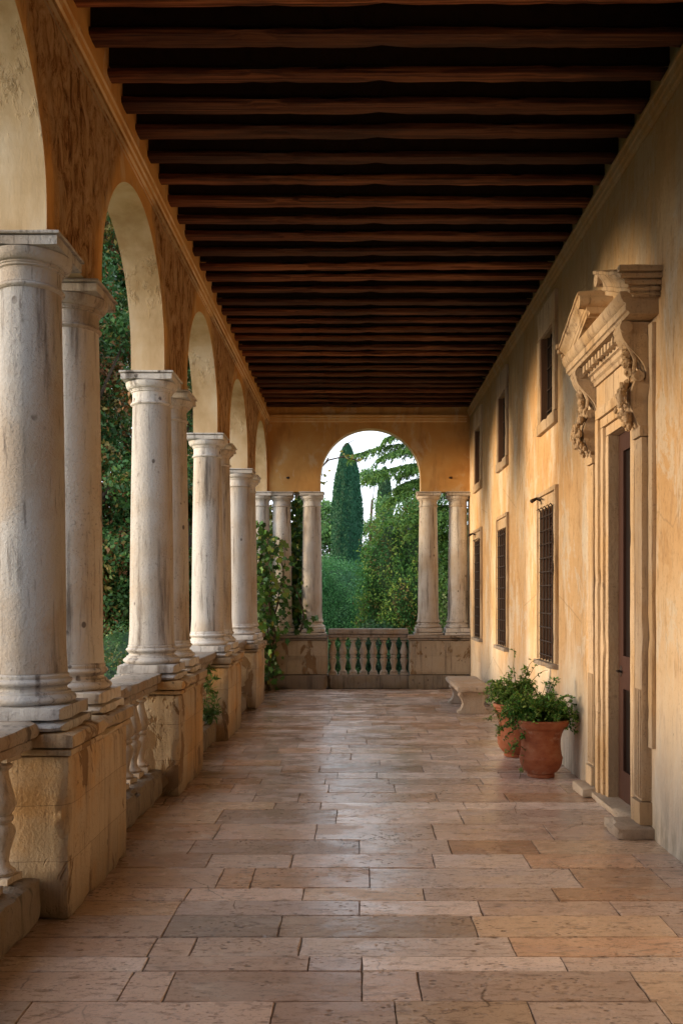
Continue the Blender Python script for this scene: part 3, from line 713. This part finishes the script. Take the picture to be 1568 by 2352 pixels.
# threshold, door leaf
pp('threshold', MB().rough_box(1.85, RX+.20, PN+.17, PF-.17, -.004, .055, .06, .005, .008), M['bench'])
pp('reveal', MB().rough_box(1.93, RX+.059, A1-.004, A1+.03, .05, 2.84, .09, .001, .001).rough_box(1.93, RX+.059, A0-.03, A0+.004, .05, 2.84, .09, .001, .001), M['reveal_shade'])  # darker tone of the portal stone, painting the shade of the recess
dl = pp('door', MB().box(RX+.060, RX+.095, A0, A0+.07, .05, 2.84).box(RX+.060, RX+.095, A1-.12, A1, .05, 2.84).box(RX+.060, RX+.095, A0+.07, A1-.12, .05, .28)
        .box(RX+.060, RX+.095, A0+.07, A1-.12, .90, 1.15).box(RX+.060, RX+.095, A0+.07, A1-.12, 2.70, 2.84), M['doorw'])
pn = MB().box(RX+.082, RX+.092, A0+.07, A1-.12, .28, .90).box(RX+.082, RX+.092, A0+.07, A1-.12, 1.15, 2.70).build('panel', M['dark'], dl, shift=po.location)
hd = MB().tube([(RX+.06, 6.97, 1.03),(RX+.03, 6.97, 1.03),(RX+.025, 6.92, 1.03)], .009, 8).blob((RX+.058, 6.97, 1.03), (.006,.03,.045), 0).build('handle', M['iron'], dl, smooth=40, shift=po.location)

# ------------------------------------------------------------------ bench
be = empty('stone_bench', (1.57, 13.1, 0), 'low stone bench on two carved feet against the house wall', 'bench')
MB().rough_box(1.34, 1.82, 12.25, 13.98, .305, .385, .05, .004, .012).build('seat', M['bench'], be, smooth=45, shift=be.location)
for yy in (12.42, 13.62):
    l = [(-.21,0),(.21,0),(.215,.035),(.175,.055),(.15,.10),(.14,.14),(.155,.185),(.175,.215),(.185,.25),(.18,.285),(.17,.304),(-.17,.304),(-.18,.285),(-.185,.25),(-.175,.215),(-.155,.185),(-.14,.14),(-.15,.10),(-.175,.055),(-.215,.035)]
    m = MB(); m.prof_y([(1.58+a, b) for a, b in l], yy, yy+.17)
    m.tube([(1.58-.165, yy-.006, .25),(1.58-.165, yy+.176, .25)], .032, 14); m.tube([(1.58+.165, yy-.006, .25),(1.58+.165, yy+.176, .25)], .032, 14)
    m.build('foot', M['bench'], be, smooth=40, bevel=.006, shift=be.location)

# ------------------------------------------------------------------ foliage tools
def leaf_obj(name, P, D, N, Ls, Ws, T, mat, parent=None, shape='diamond', shift=(0,0,0), core=None):
    """P leaf roots, D direction, N normal, L length, W width, T tint; optional core mesh (verts, faces, tint)"""
    n = len(P); P = np.asarray(P)-np.array(shift); D = D/np.linalg.norm(D, axis=1)[:, None]
    B = np.cross(D, N); B /= (np.linalg.norm(B, axis=1)[:, None]+1e-9); N2 = np.cross(B, D)
    Ls = Ls[:, None]; Ws = Ws[:, None]
    if shape == 'diamond':
        ks = [(0,0,0),(.45,.5,.10),(1,0,-.08),(.45,-.5,.10)]
    elif shape == 'lobed':
        ks = [(0,.0,0),(.02,.38,.06),(.30,.30,.04),(.45,.55,-.05),(.62,.24,.02),(1,.0,-.10),(.62,-.24,.02),(.45,-.55,-.05),(.30,-.30,.04),(.02,-.38,.06)]
    elif shape == 'oval':
        ks = [(0,0,0),(.25,.40,.07),(.65,.40,.05),(1,0,-.08),(.65,-.40,.05),(.25,-.40,.07)]
    m = len(ks); V = np.empty((n, m, 3))
    for i, (a, b, c) in enumerate(ks): V[:, i] = P+D*(Ls*a)+B*(Ws*b)+N2*(Ls*c)
    V = V.reshape(-1, 3); F = np.arange(n*m).reshape(n, m); nv0 = len(V)
    me = bpy.data.meshes.new(name); loops = F.ravel(); starts = np.arange(n)*m; tint = T = np.clip(np.asarray(T)*1.25, 0, .6)
    if core is not None:
        cv, cf, ct = core; cv = np.asarray(cv)-np.array(shift); V = np.vstack([V, cv]); cl = []; cs = []; ct = np.array(ct)*1.15
        pos = len(loops)
        for f in cf: cs.append(pos); cl += [i+nv0 for i in f]; pos += len(f)
        loops = np.concatenate([loops, np.array(cl)]); starts = np.concatenate([starts, np.array(cs)]); tint = np.vstack([T, np.tile(ct, (len(cf), 1))])
    me.vertices.add(len(V)); me.vertices.foreach_set('co', V.astype(np.float32).ravel())
    me.loops.add(len(loops)); me.loops.foreach_set('vertex_index', loops.astype(np.int32))
    me.polygons.add(len(starts)); me.polygons.foreach_set('loop_start', starts.astype(np.int32))
    me.update(calc_edges=True)
    a = me.attributes.new('tint', 'FLOAT_COLOR', 'FACE'); a.data.foreach_set('color', np.hstack([tint, np.ones((len(tint), 1))]).astype(np.float32).ravel())
    me.materials.append(mat); o = bpy.data.objects.new(name, me); C.objects.link(o)
    if parent: o.parent = parent
    return o
def rnd_unit(n):
    v = rng.normal(size=(n, 3)); return v/np.linalg.norm(v, axis=1)[:, None]
def clump_leaves(clumps, per, palette, flat=.8, droop=.2):
    """clumps: (centre, radii); leaves lie towards the outside of each clump"""
    P = []; D = []; N = []; T = []
    pal = np.array(palette)
    for (c, r) in clumps:
        n = int(per*(r[0]*r[2])**.9)+10; u = rnd_unit(n); q = rng.random(n)**.38
        q *= 1+.22*rng.normal(size=n)*.6
        p = np.array(c)+u*q[:, None]*np.array(r); nn = u+rng.normal(size=(n, 3))*flat; nn[:, 2] += .4
        d = np.cross(nn, rnd_unit(n)); d[:, 2] -= droop*np.linalg.norm(d, axis=1)
        base = pal[rng.integers(len(pal))]*rng.uniform(.75, 1.25)
        t = base[None]*rng.uniform(.65, 1.35, (n, 1)); k = rng.random(n) < .45; t[k] = pal[rng.integers(len(pal), size=k.sum())]*rng.uniform(.8, 1.2, (k.sum(), 1))
        P.append(p); D.append(d); N.append(nn); T.append(t)
    return np.vstack(P), np.vstack(D), np.vstack(N), np.vstack(T)
def tree(name, label, x, y, h, crown_r, crown_z0, palette, leaf=.12, per=2200, nclump=40, seed=1, group='trees of the garden', cat='tree', core=True, trunk_r=.18, shape='diamond', lean=0, cr=(.16,.34), asp=.55, mat='leaf'):
    r = random.Random(seed); root = empty(name, (x, y, GZ), label, cat, group)
    ch = h-crown_z0; cl = []; top = h+GZ
    for i in range(nclump):
        t = r.random(); zz = crown_z0+GZ+ch*t; w = crown_r*(math.sin(pi*min(1, .12+.86*t))**.6)
        a = r.uniform(0, 2*pi); q = math.sqrt(r.random())*.85; s = r.uniform(*cr)*crown_r*1.3
        cl.append(((x+math.cos(a)*q*w, y+math.sin(a)*q*w, min(zz, top-s*.6)), (s, s, s*r.uniform(.55, .85))))
    P, D, N, T = clump_leaves(cl, per, palette); n = len(P)
    L = leaf*rng.uniform(.6, 1.3, n)
    leaf_obj('crown', P, D, N, L, L*asp, T, M[mat], root, shape, (x, y, GZ))
    m = MB(); pts = [Vector((lean*t*t*h*.1+.06*h*.3*noise.noise(Vector((t*2, seed, 0))), .04*h*noise.noise(Vector((t*2, seed, 5))), t*h*.8)) for t in [i/8 for i in range(9)]]
    m.tube(pts, [trunk_r*(1.35-1.1*i/8) if i else trunk_r*1.6 for i in range(9)], 10)
    for (c, s) in cl[:14]:
        e = Vector(c)-Vector((x, y, GZ)); k = min(7, max(1, int(8*(e.z/(h*.8))*.7))); b = pts[k]; mid = (b+e)/2+Vector((0,0,.1*ch*r.uniform(-.5,.5)))
        m.tube([b, mid, e], [trunk_r*.35, trunk_r*.2, trunk_r*.08], 6)
    m.build('trunk', M['bark'], root, smooth=50); return root
G1 = [(.04,.11,.03), (.06,.14,.04), (.03,.08,.025), (.10,.15,.04), (.16,.12,.035)]
G2 = [(.05,.12,.03), (.08,.15,.035), (.035,.09,.025), (.05,.13,.035), (.04,.10,.03), (.18,.14,.035), (.19,.085,.03)]
HAZE_GREENS = [(.09,.20,.06), (.12,.24,.07), (.07,.16,.055)]  # paler greens paint distance haze into the far trees
GB = [(.026,.11,.055), (.030,.12,.06), (.024,.10,.052)]

def cypress(label, x, y, h, r0, pal, n=44000, leaf=.075):
    root = empty('cypress_tree', (x, y, GZ), label, 'cypress', 'trees of the garden')
    def R(t): return r0*(min(1, (t/.10))**.5)*(1.04-.10*t if t < .55 else .985*max(0, 1-((t-.55)/.45)**2.3)**.62)
    t = rng.random(n)**.85; a = rng.uniform(0, 2*pi, n); rr = np.array([R(q) for q in t])
    lump = np.array([1+.10*noise.noise(Vector((math.cos(b)*2.2, math.sin(b)*2.2, q*h*1.1)))*1.8 for b, q in zip(a, t)])
    rr = rr*lump*rng.uniform(.88, 1.03, n)
    rr *= .97
    P = np.stack([x+rr*np.cos(a), y+rr*np.sin(a), GZ+t*h], 1); u = np.stack([np.cos(a), np.sin(a), np.full(n, .3)], 1)
    D = np.stack([np.cos(a)*.35, np.sin(a)*.35, np.ones(n)], 1)+rng.normal(size=(n, 3))*.25; N = u+rng.normal(size=(n, 3))*.5
    pal = np.array(pal); T = pal[rng.integers(len(pal), size=n)]*rng.uniform(.7, 1.25, (n, 1)); L = leaf*rng.uniform(.7, 1.4, n)
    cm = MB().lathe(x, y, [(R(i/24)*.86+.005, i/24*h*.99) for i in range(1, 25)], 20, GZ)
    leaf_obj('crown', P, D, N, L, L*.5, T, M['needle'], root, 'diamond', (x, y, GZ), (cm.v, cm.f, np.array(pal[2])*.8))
    MB().tube([(0,0,-.05),(0,0,.4),(0,0,h*.5)], [.16,.12,.05], 8).build('trunk', M['bark'], root)
cypress('tall dark cypress with a rounded tip rising through the end arch', -.44, 40, 8.75, .68, GB)
cypress('faint distant cypress to the right of the tall dark one', 2.03, 68, 11.6, .62, [(.035,.09,.04),(.045,.10,.05),(.03,.08,.035)], 9000, .2)

def bush(name, label, x, y, rx, ry, rz, zc, pal, leaf=.08, n=16000, group='shrubs of the garden', lump=.16, cat='shrub', mat='leaf', asp=.5, freq=1.5):
    root = empty(name, (x, y, GZ), label, cat, group); u = rnd_unit(n)
    q = np.array([1+lump*2*noise.noise(Vector(tuple(v))*freq+Vector((x, y, 0)))+lump*noise.noise(Vector(tuple(v))*freq*3+Vector((x, y, 7))) for v in u])
    q0 = q.copy(); q = q*(1-.22*rng.random(n)**2)*(1+.05*rng.normal(size=n)); P = np.array([x, y, zc])+u*q[:, None]*np.array([rx, ry, rz])
    N = u+rng.normal(size=(n, 3))*.7; D = np.cross(N, rnd_unit(n)); D[:, 2] -= .2; pal = np.array(pal)
    zone = np.array([noise.noise(Vector(tuple(v*2.2))+Vector((x*3, y, 2))) for v in u]); zi = np.clip(((zone+.5)*len(pal)+rng.normal(size=n)*.8).astype(int), 0, len(pal)-1)
    T = pal[zi]*rng.uniform(.65, 1.3, (n, 1)); L = leaf*rng.uniform(.6, 1.3, n)
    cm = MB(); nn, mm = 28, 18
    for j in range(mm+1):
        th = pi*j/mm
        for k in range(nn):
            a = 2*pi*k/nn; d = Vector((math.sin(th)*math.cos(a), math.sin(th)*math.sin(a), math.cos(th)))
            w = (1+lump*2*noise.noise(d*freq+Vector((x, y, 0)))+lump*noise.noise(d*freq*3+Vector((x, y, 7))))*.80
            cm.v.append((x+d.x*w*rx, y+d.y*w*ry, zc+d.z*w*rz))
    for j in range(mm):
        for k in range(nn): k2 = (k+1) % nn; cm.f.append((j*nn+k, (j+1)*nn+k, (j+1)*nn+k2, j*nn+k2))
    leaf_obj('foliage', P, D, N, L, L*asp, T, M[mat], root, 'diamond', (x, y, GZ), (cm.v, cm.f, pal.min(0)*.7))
    m = MB()
    for k in range(5): a = k*1.26; m.tube([(0,0,-.05),(rx*.2*math.cos(a), ry*.2*math.sin(a), (zc-GZ)*.6),(rx*.5*math.cos(a), ry*.5*math.sin(a), (zc-GZ)*1.1)], [.06,.04,.02], 6)
    m.build('stem', M['bark'], root); return root
bush('round_shrub', 'smooth domed blue green shrub in front of the tall cypress', -.45, 26, 1.15, 1.2, 1.55, 1.10, [(.07,.22,.07),(.09,.26,.08),(.15,.34,.12),(.07,.20,.09)], .06, 30000, lump=.10)
bush('autumn_shrub', 'big loose shrub with yellow green and rusty leaves right of the cypress', 1.30, 22, 1.25, 1.3, 2.1, 1.55, [(.07,.19,.045),(.13,.30,.055),(.09,.23,.05),(.30,.42,.08),(.17,.32,.06),(.20,.15,.05),(.07,.20,.05)], .07, 30000, lump=.2)
bush('dark_shrub', 'low dark shrub filling the foot of the arch view', .55, 20, .9, .8, .85, .15, [(.018,.05,.022),(.025,.07,.03),(.03,.09,.03)], .07, 14000)
bush('dark_shrub', 'bright green shrub between the two right end columns', 2.15, 19.5, .75, .8, 1.7, .9, [(.05,.12,.02),(.07,.16,.03),(.04,.09,.02)], .07, 16000)
bush('dark_shrub', 'low green growth behind the end balusters at left', -.75, 18.3, .75, .5, .62, .0, [(.04,.10,.02),(.06,.14,.03),(.03,.07,.02)], .06, 9000)
tree('pale_tree', 'pale hazy round tree left of the tall cypress', -2.4, 56, 8.0, 2.3, 1.2, HAZE_GREENS, .2, 700, 34, 3, cr=(.25,.4))
tree('pale_tree', 'pale hazy tree just right of the tall cypress', .95, 60, 10.6, 1.35, 2.2, HAZE_GREENS, .2, 900, 30, 4, cr=(.3,.5))
tree('pale_tree', 'broad pale tree far behind the conifer boughs', 4.1, 62, 9.0, 2.6, 1.5, HAZE_GREENS, .22, 700, 40, 9, cr=(.25,.4))

# conifer with drooping boughs, trunk hidden by the house corner
cx, cy = 2.75, 21.0
co = empty('conifer_tree', (cx, cy, GZ), 'feathery conifer reaching its drooping boughs into the end arch from the right', 'conifer', 'trees of the garden')
m = MB().tube([(0,0,-.1),(.05,0,3),(0,.05,6),(0,0,9)], [.24,.2,.14,.04], 10); P = []; D = []; N = []; T = []
rc = random.Random(11)
boughs = [(2.85,5.15,-.02),(2.3,5.0,.25),(2.6,4.6,.3),(2.1,5.5,.1),(1.9,4.35,.2),(2.2,4.05,.35),(1.6,3.7,0),(1.7,3.3,.4),(1.3,2.9,.2),(1.4,5.9,.0),(1.8,4.75,-.25),(1.2,3.1,-.3),(1.2,4.4,-.4),(1.0,2.5,.1),(1.5,6.4,.2)]
for bi in range(26):
    if bi < len(boughs): Lb, zt, az = boughs[bi]; ang = pi+az
    else: Lb, zt, ang = rc.uniform(1.2, 2.4), rc.uniform(2.0, 7.5), rc.uniform(0, 2*pi)
    z0 = zt-.15-GZ; pts = []
    for i in range(9):
        t = i/8; pts.append(Vector((math.cos(ang)*Lb*t, math.sin(ang)*Lb*t, z0+.30*math.sin(t*2.0)-.42*t*t+.04*noise.noise(Vector((t*3, bi, 0))))))
    m.tube(pts, [.012*(1-.85*i/8)+.002 for i in range(9)], 5)
    side = Vector((-math.sin(ang), math.cos(ang), 0))
    for i in range(46):
        t = .08+.92*i/45; f = t*8; k = min(7, int(f)); b = pts[k].lerp(pts[k+1], f-k)
        for sg in (-1, 1):
            l = rc.uniform(.22, .48)*(1.15-.6*t); dv = (side*sg*rc.uniform(.5,1)+Vector((math.cos(ang), math.sin(ang), 0))*.6+Vector((0,0,rc.uniform(-.75,-.15)))).normalized()
            ns = 13
            for s in range(ns):
                q = b+dv*(l*s/ns)+Vector((0,0,-.10*(s/ns)**2))
                for e in range(3):
                    P.append(q); D.append(dv+Vector((rc.gauss(0,.55), rc.gauss(0,.55), rc.gauss(-.25,.4)))); N.append((rc.gauss(0,1), rc.gauss(0,1), 1)); w = rc.random()
                    T.append((.09+.10*w, .21+.10*w, .05+.01*w) if s > 6 or w > .5 else (.05,.13,.035))
P = np.array([tuple(p) for p in P])+np.array([cx, cy, GZ]); D = np.array([tuple(p) for p in D]); N = np.array(N); T = np.array(T); n = len(P)
leaf_obj('crown', P, D, N, rng.uniform(.05,.11, n), rng.uniform(.018,.032, n), T, M['needle'], co, 'diamond', (cx, cy, GZ))
m.build('trunk', M['bark'], co, smooth=50)

# tall trees along the left of the loggia, seen between the columns
tr = [(-6.6, 21.5, 12.5, 2.5, .4, G2, 'broad leafy tree with orange tips seen between the first two column pairs'),
      (-7.4, 25.5, 14, 2.6, .5, G1, 'tall green tree behind the orange tipped one'),
      (-5.9, 29, 12, 2.4, .4, G2, 'leafy tree seen in the narrow gap beside the third pair'),
      (-4.6, 24.8, 5.2, 1.8, .2, G1, 'low dense tree filling the gaps beyond the third pair'),
      (-5.2, 35, 12, 2.4, .5, G1, 'tall tree behind the vine corner of the arcade'),
      (-3.3, 27, 4.2, 1.3, .2, G2, 'small bushy tree behind the vine near the corner'),
      (-9.2, 22, 14, 3.0, .6, G1, 'high dark tree outermost on the left side of the garden')]
for i, (x, y, h, r, z0, pal, lb) in enumerate(tr):
    tree('garden_tree', lb, x, y, h, r, z0, pal, .125, 2900, 92 if h > 10 else 46, 20+i, cr=(.16,.30), trunk_r=.2)
# tree with a bare bough across the upper left of the arch
at_ = empty('autumn_tree', (-1.75, 19.2, GZ), 'dark leaning tree behind the left end columns, a thin bough crossing the arch', 'tree', 'trees of the garden')
m = MB(); m.tube([(0,0,-.1),(.2,0,1.2),(.38,0,2.4),(.55,0,3.6),(.50,0,4.8),(.3,0,6)], [.17,.15,.13,.10,.08,.03], 9)
m.tube([(.55,0,3.9),(.8,-.1,4.6),(1.15,-.1,4.95),(1.45,-.1,5.02),(1.7,-.1,4.96),(1.85,-.1,4.86)], [.03,.022,.018,.014,.012,.005], 6)
m.tube([(1.15,-.1,5.0),(1.02,-.12,4.8),(1.0,-.12,4.55)], [.014,.01,.004], 5)
m.tube([(1.45,-.1,5.22),(1.55,-.1,5.3),(1.75,-.1,5.4)], [.012,.01,.004], 5)
for k in [q for q in range(8) if math.cos(q*.9) < .2]: a = k*.9; m.tube([(.5,0,4.2+k*.2),(.5+.5*math.cos(a),.5*math.sin(a),4.6+k*.2),(.5+math.cos(a),math.sin(a),4.7+k*.25)], [.04,.025,.008], 5)
m.build('trunk', M['bark'], at_, smooth=50)
cl = [((-1.75+.5+math.cos(k*.9), 19.2+math.sin(k*.9), 4.3+k*.25), (.4,.4,.3)) for k in range(8) if math.cos(k*.9) < .2]+[((-1.75+a, 19.2+b, c), (.28,.28,.24)) for a, b, c in ((-.1,0,3.3),(.1,-.2,2.9),(-.3,.1,2.5),(-.2,0,3.9),(.0,0,1.9),(.35,0,3.95))]
P, D, N, T = clump_leaves(cl, 2600, [(.05,.09,.02),(.11,.12,.025),(.18,.12,.02)])
P2 = np.array([(-.75,19.1,4.05),(-.72,19.1,4.0),(-.78,19.1,3.98),(-.70,19.1,4.10),(-.74,19.08,4.15),(-.8,19.1,4.08),(-.25,19.1,4.6),(-.1,19.1,4.55),(.1,19.1,4.5),(-.62,19.1,4.22)]*3)+rng.normal(size=(30,3))*.03
P = np.vstack([P, P2]); D = np.vstack([D, rng.normal(size=(30,3))+[0,0,-1]]); N = np.vstack([N, rnd_unit(30)]); T = np.vstack([T, np.tile([.16,.15,.03], (30,1))])
L = .11*rng.uniform(.6, 1.3, len(P)); leaf_obj('crown', P, D, N, L, L*.6, T, M['leaf'], at_, 'oval', (-1.75, 19.2, GZ))
# far wood
cl = []
for i in range(150):
    x = rng.uniform(-56, 56); cl.append(((x, rng.uniform(90, 118), rng.uniform(1, 6.5)), (3.5, 3.5, 3)))
P, D, N, T = clump_leaves(cl, 60, [(.05,.11,.035),(.07,.13,.04),(.04,.09,.03)]); L = .9*rng.uniform(.6, 1.3, len(P))
tag(leaf_obj('distant_wood', P, D, N, L, L*.7, T, M['leaf']), 'pale distant wood closing the garden view', 'wood', kind='stuff')
# hedge of low growth on the left, hides the lawn edge
for k, (x, y, r) in enumerate(((-3.4, 9.5, .9), (-3.6, 12.5, 1.0), (-3.2, 15.8, .9), (-4.5, 18.5, 1.3), (-2.9, 19.5, .9))):
    bush('garden_shrub', ['low shrub on the lawn outside the second balustrade', 'shrub outside the third balustrade', 'shrub outside the fourth balustrade', 'rounded shrub under the orange tipped tree', 'shrub beside the vine corner outside the loggia'][k],
         x, y, r, r, r*.75, .0, G1, .07, 7000)

# ------------------------------------------------------------------ vine at the corner
vi = empty('climbing_vine', (-1.5, 15.5, 0), 'leafy vine climbing the arcade corner beside the end wall', 'vine')
m = MB(); P = []; D = []; N = []; T = []
rv = random.Random(4); VP = [(.05,.13,.025),(.09,.20,.035),(.15,.25,.04),(.035,.085,.02),(.22,.22,.04),(.28,.13,.03)]
def vine_strand(x0, y0, z0, z1, wx_, wy_, nl, seed, dens=1):
    pts = []
    for i in range(26):
        t = i/25; z = z0+(z1-z0)*t
        pts.append(Vector((x0+wx_*noise.noise(Vector((z*1.3, seed, 0))), y0+wy_*noise.noise(Vector((z*1.3, seed, 9))), z)))
    m.tube(pts, [.022*(1-.7*i/25) for i in range(26)], 6)
    for q in range(nl):
        i = rv.randrange(25); b = pts[i].lerp(pts[i+1], rv.random()); sp = rv.uniform(.04, .26)
        a = rv.uniform(0, 2*pi); p = b+Vector((math.cos(a)*sp, math.sin(a)*sp*.8, rv.uniform(-.12,.12)))
        if -1.42 > p.x > -1.78 and 15.78 < p.y: p.y = 15.74
        P.append(tuple(p)); D.append((rv.gauss(0,.6), rv.gauss(-.2,.6), rv.gauss(-.7,.4))); N.append((rv.gauss(.2,.6), rv.gauss(-.9,.5), rv.gauss(.4,.5)))
        c = VP[rv.choice([0,0,0,0,3,3,3,3,1,1,2,0,3,4,1])]; v = rv.uniform(.6, 1.2); T.append((c[0]*v, c[1]*v, c[2]*v))
for k, (x0, y0, z0, z1, nl) in enumerate(((-1.62,15.50,.1,2.6,230),(-1.70,15.55,.5,2.9,240),(-1.80,15.3,.8,2.7,240),(-1.50,15.60,0,1.3,70),(-1.22,16.12,.95,3.35,230),(-1.1,16.25,.95,3.2,240),(-1.05,16.2,1.0,2.2,200),(-1.82,14.9,.5,2.2,220),(-1.78,14.6,.9,1.9,120),(-1.12,15.66,.95,1.8,50),(-1.35,15.60,1.0,2.6,150),(-1.05,16.25,1.0,3.35,330),(-1.52,15.45,.9,2.3,150),(-1.12,16.3,2.1,3.38,300))):
    vine_strand(x0, y0, z0, z1, .30, .22, nl, k*3.7)
# wandering tendrils out over the fourth pair
for k in range(4):
    s = Vector((-1.42, 14.9, 1.75+.22*k)); pts = [s]; d = Vector((.03, -.5, .05*k))
    for i in range(9): pts.append(pts[-1]+Vector((.035+.03*rv.uniform(-1,1), -.13, .05*math.sin(i*1.1+k)+rv.uniform(-.05,.05))))
    m.tube(pts, [.006*(1-.06*i) for i in range(10)], 5)
    for i in range(9):
        if rv.random() < .55: P.append(tuple(pts[i])); D.append((rv.gauss(0,1), rv.gauss(0,1), -1)); N.append((.3,-1,.4)); T.append((.13,.19,.04))
m.build('stem', M['bark'], vi, smooth=60, shift=vi.location)
P = np.array(P); n = len(P); L = rng.uniform(.04, .13, n)
leaf_obj('leaves', P, np.array(D), np.array(N), L, L*.95, np.array(T), M['leaf'], vi, 'lobed', tuple(vi.location))

# ------------------------------------------------------------------ weeds on the balustrades, pots
def sprig_plant(name, label, cat, x, y, z, stems, pal, leaf=(.02,.035), group=None, shape='oval', per=22, asp=.6):
    root = empty(name, (x, y, z), label, cat, group); m = MB(); P = []; D = []; N = []; T = []; r = random.Random(int(x*1000+y*77))
    for (dx, dy, dz, droop, dens) in stems:
        pts = []
        for i in range(9):
            t = i/8; pts.append(Vector((dx*t+.02*noise.noise(Vector((t*3, dx*9, dy*9))), dy*t+.02*noise.noise(Vector((t*3, dx*9, dz*9+5))), dz*math.sin(t*pi/2)-droop*t*t)))
        m.tube(pts, [.0035*(1-.7*i/8)+.0008 for i in range(9)], 5)
        for q in range(int(per*dens)):
            t = r.uniform(.15, 1); f = t*8; k = min(7, int(f)); b = pts[k].lerp(pts[k+1], f-k); tw = Vector((r.gauss(0,1), r.gauss(0,1), r.gauss(.2,.6))).normalized()
            o_ = tw*r.uniform(.0, .05)
            for e in range(4):
                p = b+o_*(e/3.0); P.append(tuple(p)); dd = tw+Vector((r.gauss(0,.7), r.gauss(0,.7), r.gauss(0,.6))); D.append(tuple(dd)); N.append((r.gauss(0,.6), r.gauss(-.2,.6), 1))
                c = pal[r.randrange(len(pal))]; v = r.uniform(.7, 1.3); T.append((c[0]*v, c[1]*v, c[2]*v))
    m.build('stems', M['bark'] if cat != 'plant' else M['stem'], root, smooth=60)
    n = len(P); L = rng.uniform(leaf[0], leaf[1], n); leaf_obj('leaves', np.array(P), np.array(D), np.array(N), L, L*asp, np.array(T), M['leaf'], root, shape); return root
M['stem'] = mat_simple('green stem', (.10,.11,.035), .6, 30)
rs = random.Random(9)
def st_ring(n, rad, h, dr=.1): return [(rad*math.cos(a)*rs.uniform(.4,1), rad*math.sin(a)*rs.uniform(.4,1), h*rs.uniform(.5,1.1), dr*rs.uniform(0,1.5), 1) for a in [rs.uniform(0, 2*pi) for _ in range(n)]]
sprig_plant('weed', 'narrow leaved weed on the kerb before the third pedestal', 'plant', -1.58, 9.85, .22, st_ring(12, .14, .26, .08), [(.06,.13,.03),(.10,.17,.04)], (.04,.08), 'weeds on the side balustrades', 'diamond', 9, .22)
sprig_plant('weed', 'drooping weed hanging over the handrail before the third pedestal', 'plant', -1.60, 9.65, .60, [(.10,-.05,.05,.22,1),(.14,.02,.08,.25,1),(.06,-.1,.15,.1,1),(.12,-.02,.20,.1,1),(.04,.02,.28,.02,1)], [(.05,.12,.03),(.09,.16,.03)], (.05,.09), 'weeds on the side balustrades', 'diamond', 8, .25)
PT = [(.10,0),(.118,.004),(.120,.028),(.112,.034),(.135,.048),(.168,.085),(.184,.125),(.188,.16),(.191,.166),(.192,.176),(.187,.184),(.180,.21),(.174,.25),(.171,.30),(.173,.34),(.183,.385),(.202,.425),(.206,.432),(.216,.436),(.234,.458),(.242,.475),(.248,.498),(.243,.508),(.236,.513),(.212,.513),(.202,.49),(.17,.43),(.02,.425)]
def pot(label, x, y, prof, rot=0):
    root = empty('terracotta_pot', (x, y, 0), label, 'plant pot', 'terracotta pots by the house wall')
    MB().lathe(0,0,prof,64).build('body', M['terra'], root, smooth=40)
    MB().blob((0,0,.455), (.195,.195,.022), .25, 10, 24, 8).build('soil', M['soil'], root, smooth=50)
    return root
pot('front terracotta pot, smooth flared rim and one band round its belly', 1.63, 8.12, PT)
PT2 = [(r*.97+(.010 if (.36 < z < .50 and int(z*70) % 2) else 0), z*1.04) for r, z in PT[:15]]+[(.175+.010*(k % 2)+.004*k, .385+.0125*k) for k in range(10)]+[(.222,.515),(.222,.53),(.20,.53),(.19,.50),(.02,.45)]
pot('rear terracotta pot with a ridged neck, half hidden behind the front pot', 1.585, 9.15, PT2)
PL = [(.06,.17,.03),(.08,.23,.04),(.15,.30,.06),(.045,.12,.025),(.24,.34,.09)]
stems = []
for k in range(190):
    a = rs.uniform(0, 2*pi); q = rs.uniform(.1, .34); stems.append((math.cos(a)*q*1.05-.06*(math.cos(a) < 0), math.sin(a)*q*.9, rs.uniform(.12,.32), rs.uniform(.02,.20), 1))
stems += [(.36,-.05,.10,.04,1.3),(.40,-.02,.12,.08,1.3),(.33,.06,.09,.02,1.2),(.30,-.1,.05,.10,1.4),(-.30,-.1,.02,.26,1.5),(-.33,-.02,.08,.22,1.5),(-.27,-.15,.05,.28,1.5),(-.22,-.12,0,.5,.8)]
stems += [(.05+.05*k, .03*k, .36+.05*rs.random(), .0, .35) for k in range(4)]
sprig_plant('potted_plant', 'bushy trailing small leaved plant in the front pot', 'plant', 1.63, 8.12, .46, stems, PL, (.017,.034), 'plants in the pots', per=24)
stems = []
for k in range(120):
    a = rs.uniform(0, 2*pi); q = rs.uniform(.08, .30); stems.append((math.cos(a)*q-.02, math.sin(a)*q, rs.uniform(.12,.34), rs.uniform(.0,.16), 1))
stems += [(-.28,-.05,.12,.22,1.5),(-.30,.05,.2,.15,1.4),(-.22,-.1,.05,.30,1.3),(-.02,0,.62,0,.25),(-.05,.02,.42,0,.8),(.10,0,.42,.0,.9),(.14,.03,.38,.0,.8),(-.1,0,.40,.02,.9),(.25,.05,.45,.0,.35),(.32,0,.40,0,.3),(.20,0,.5,0,.2)]
sprig_plant('potted_plant', 'lighter green plant with tall thin sprays in the rear pot', 'plant', 1.585, 9.15, .46, stems, [(.09,.20,.04),(.14,.25,.055),(.22,.30,.08),(.06,.14,.03)], (.018,.034), 'plants in the pots', per=22)
print('objects', len(bpy.data.objects), 'polys', sum(len(m_.polygons) for m_ in bpy.data.meshes))
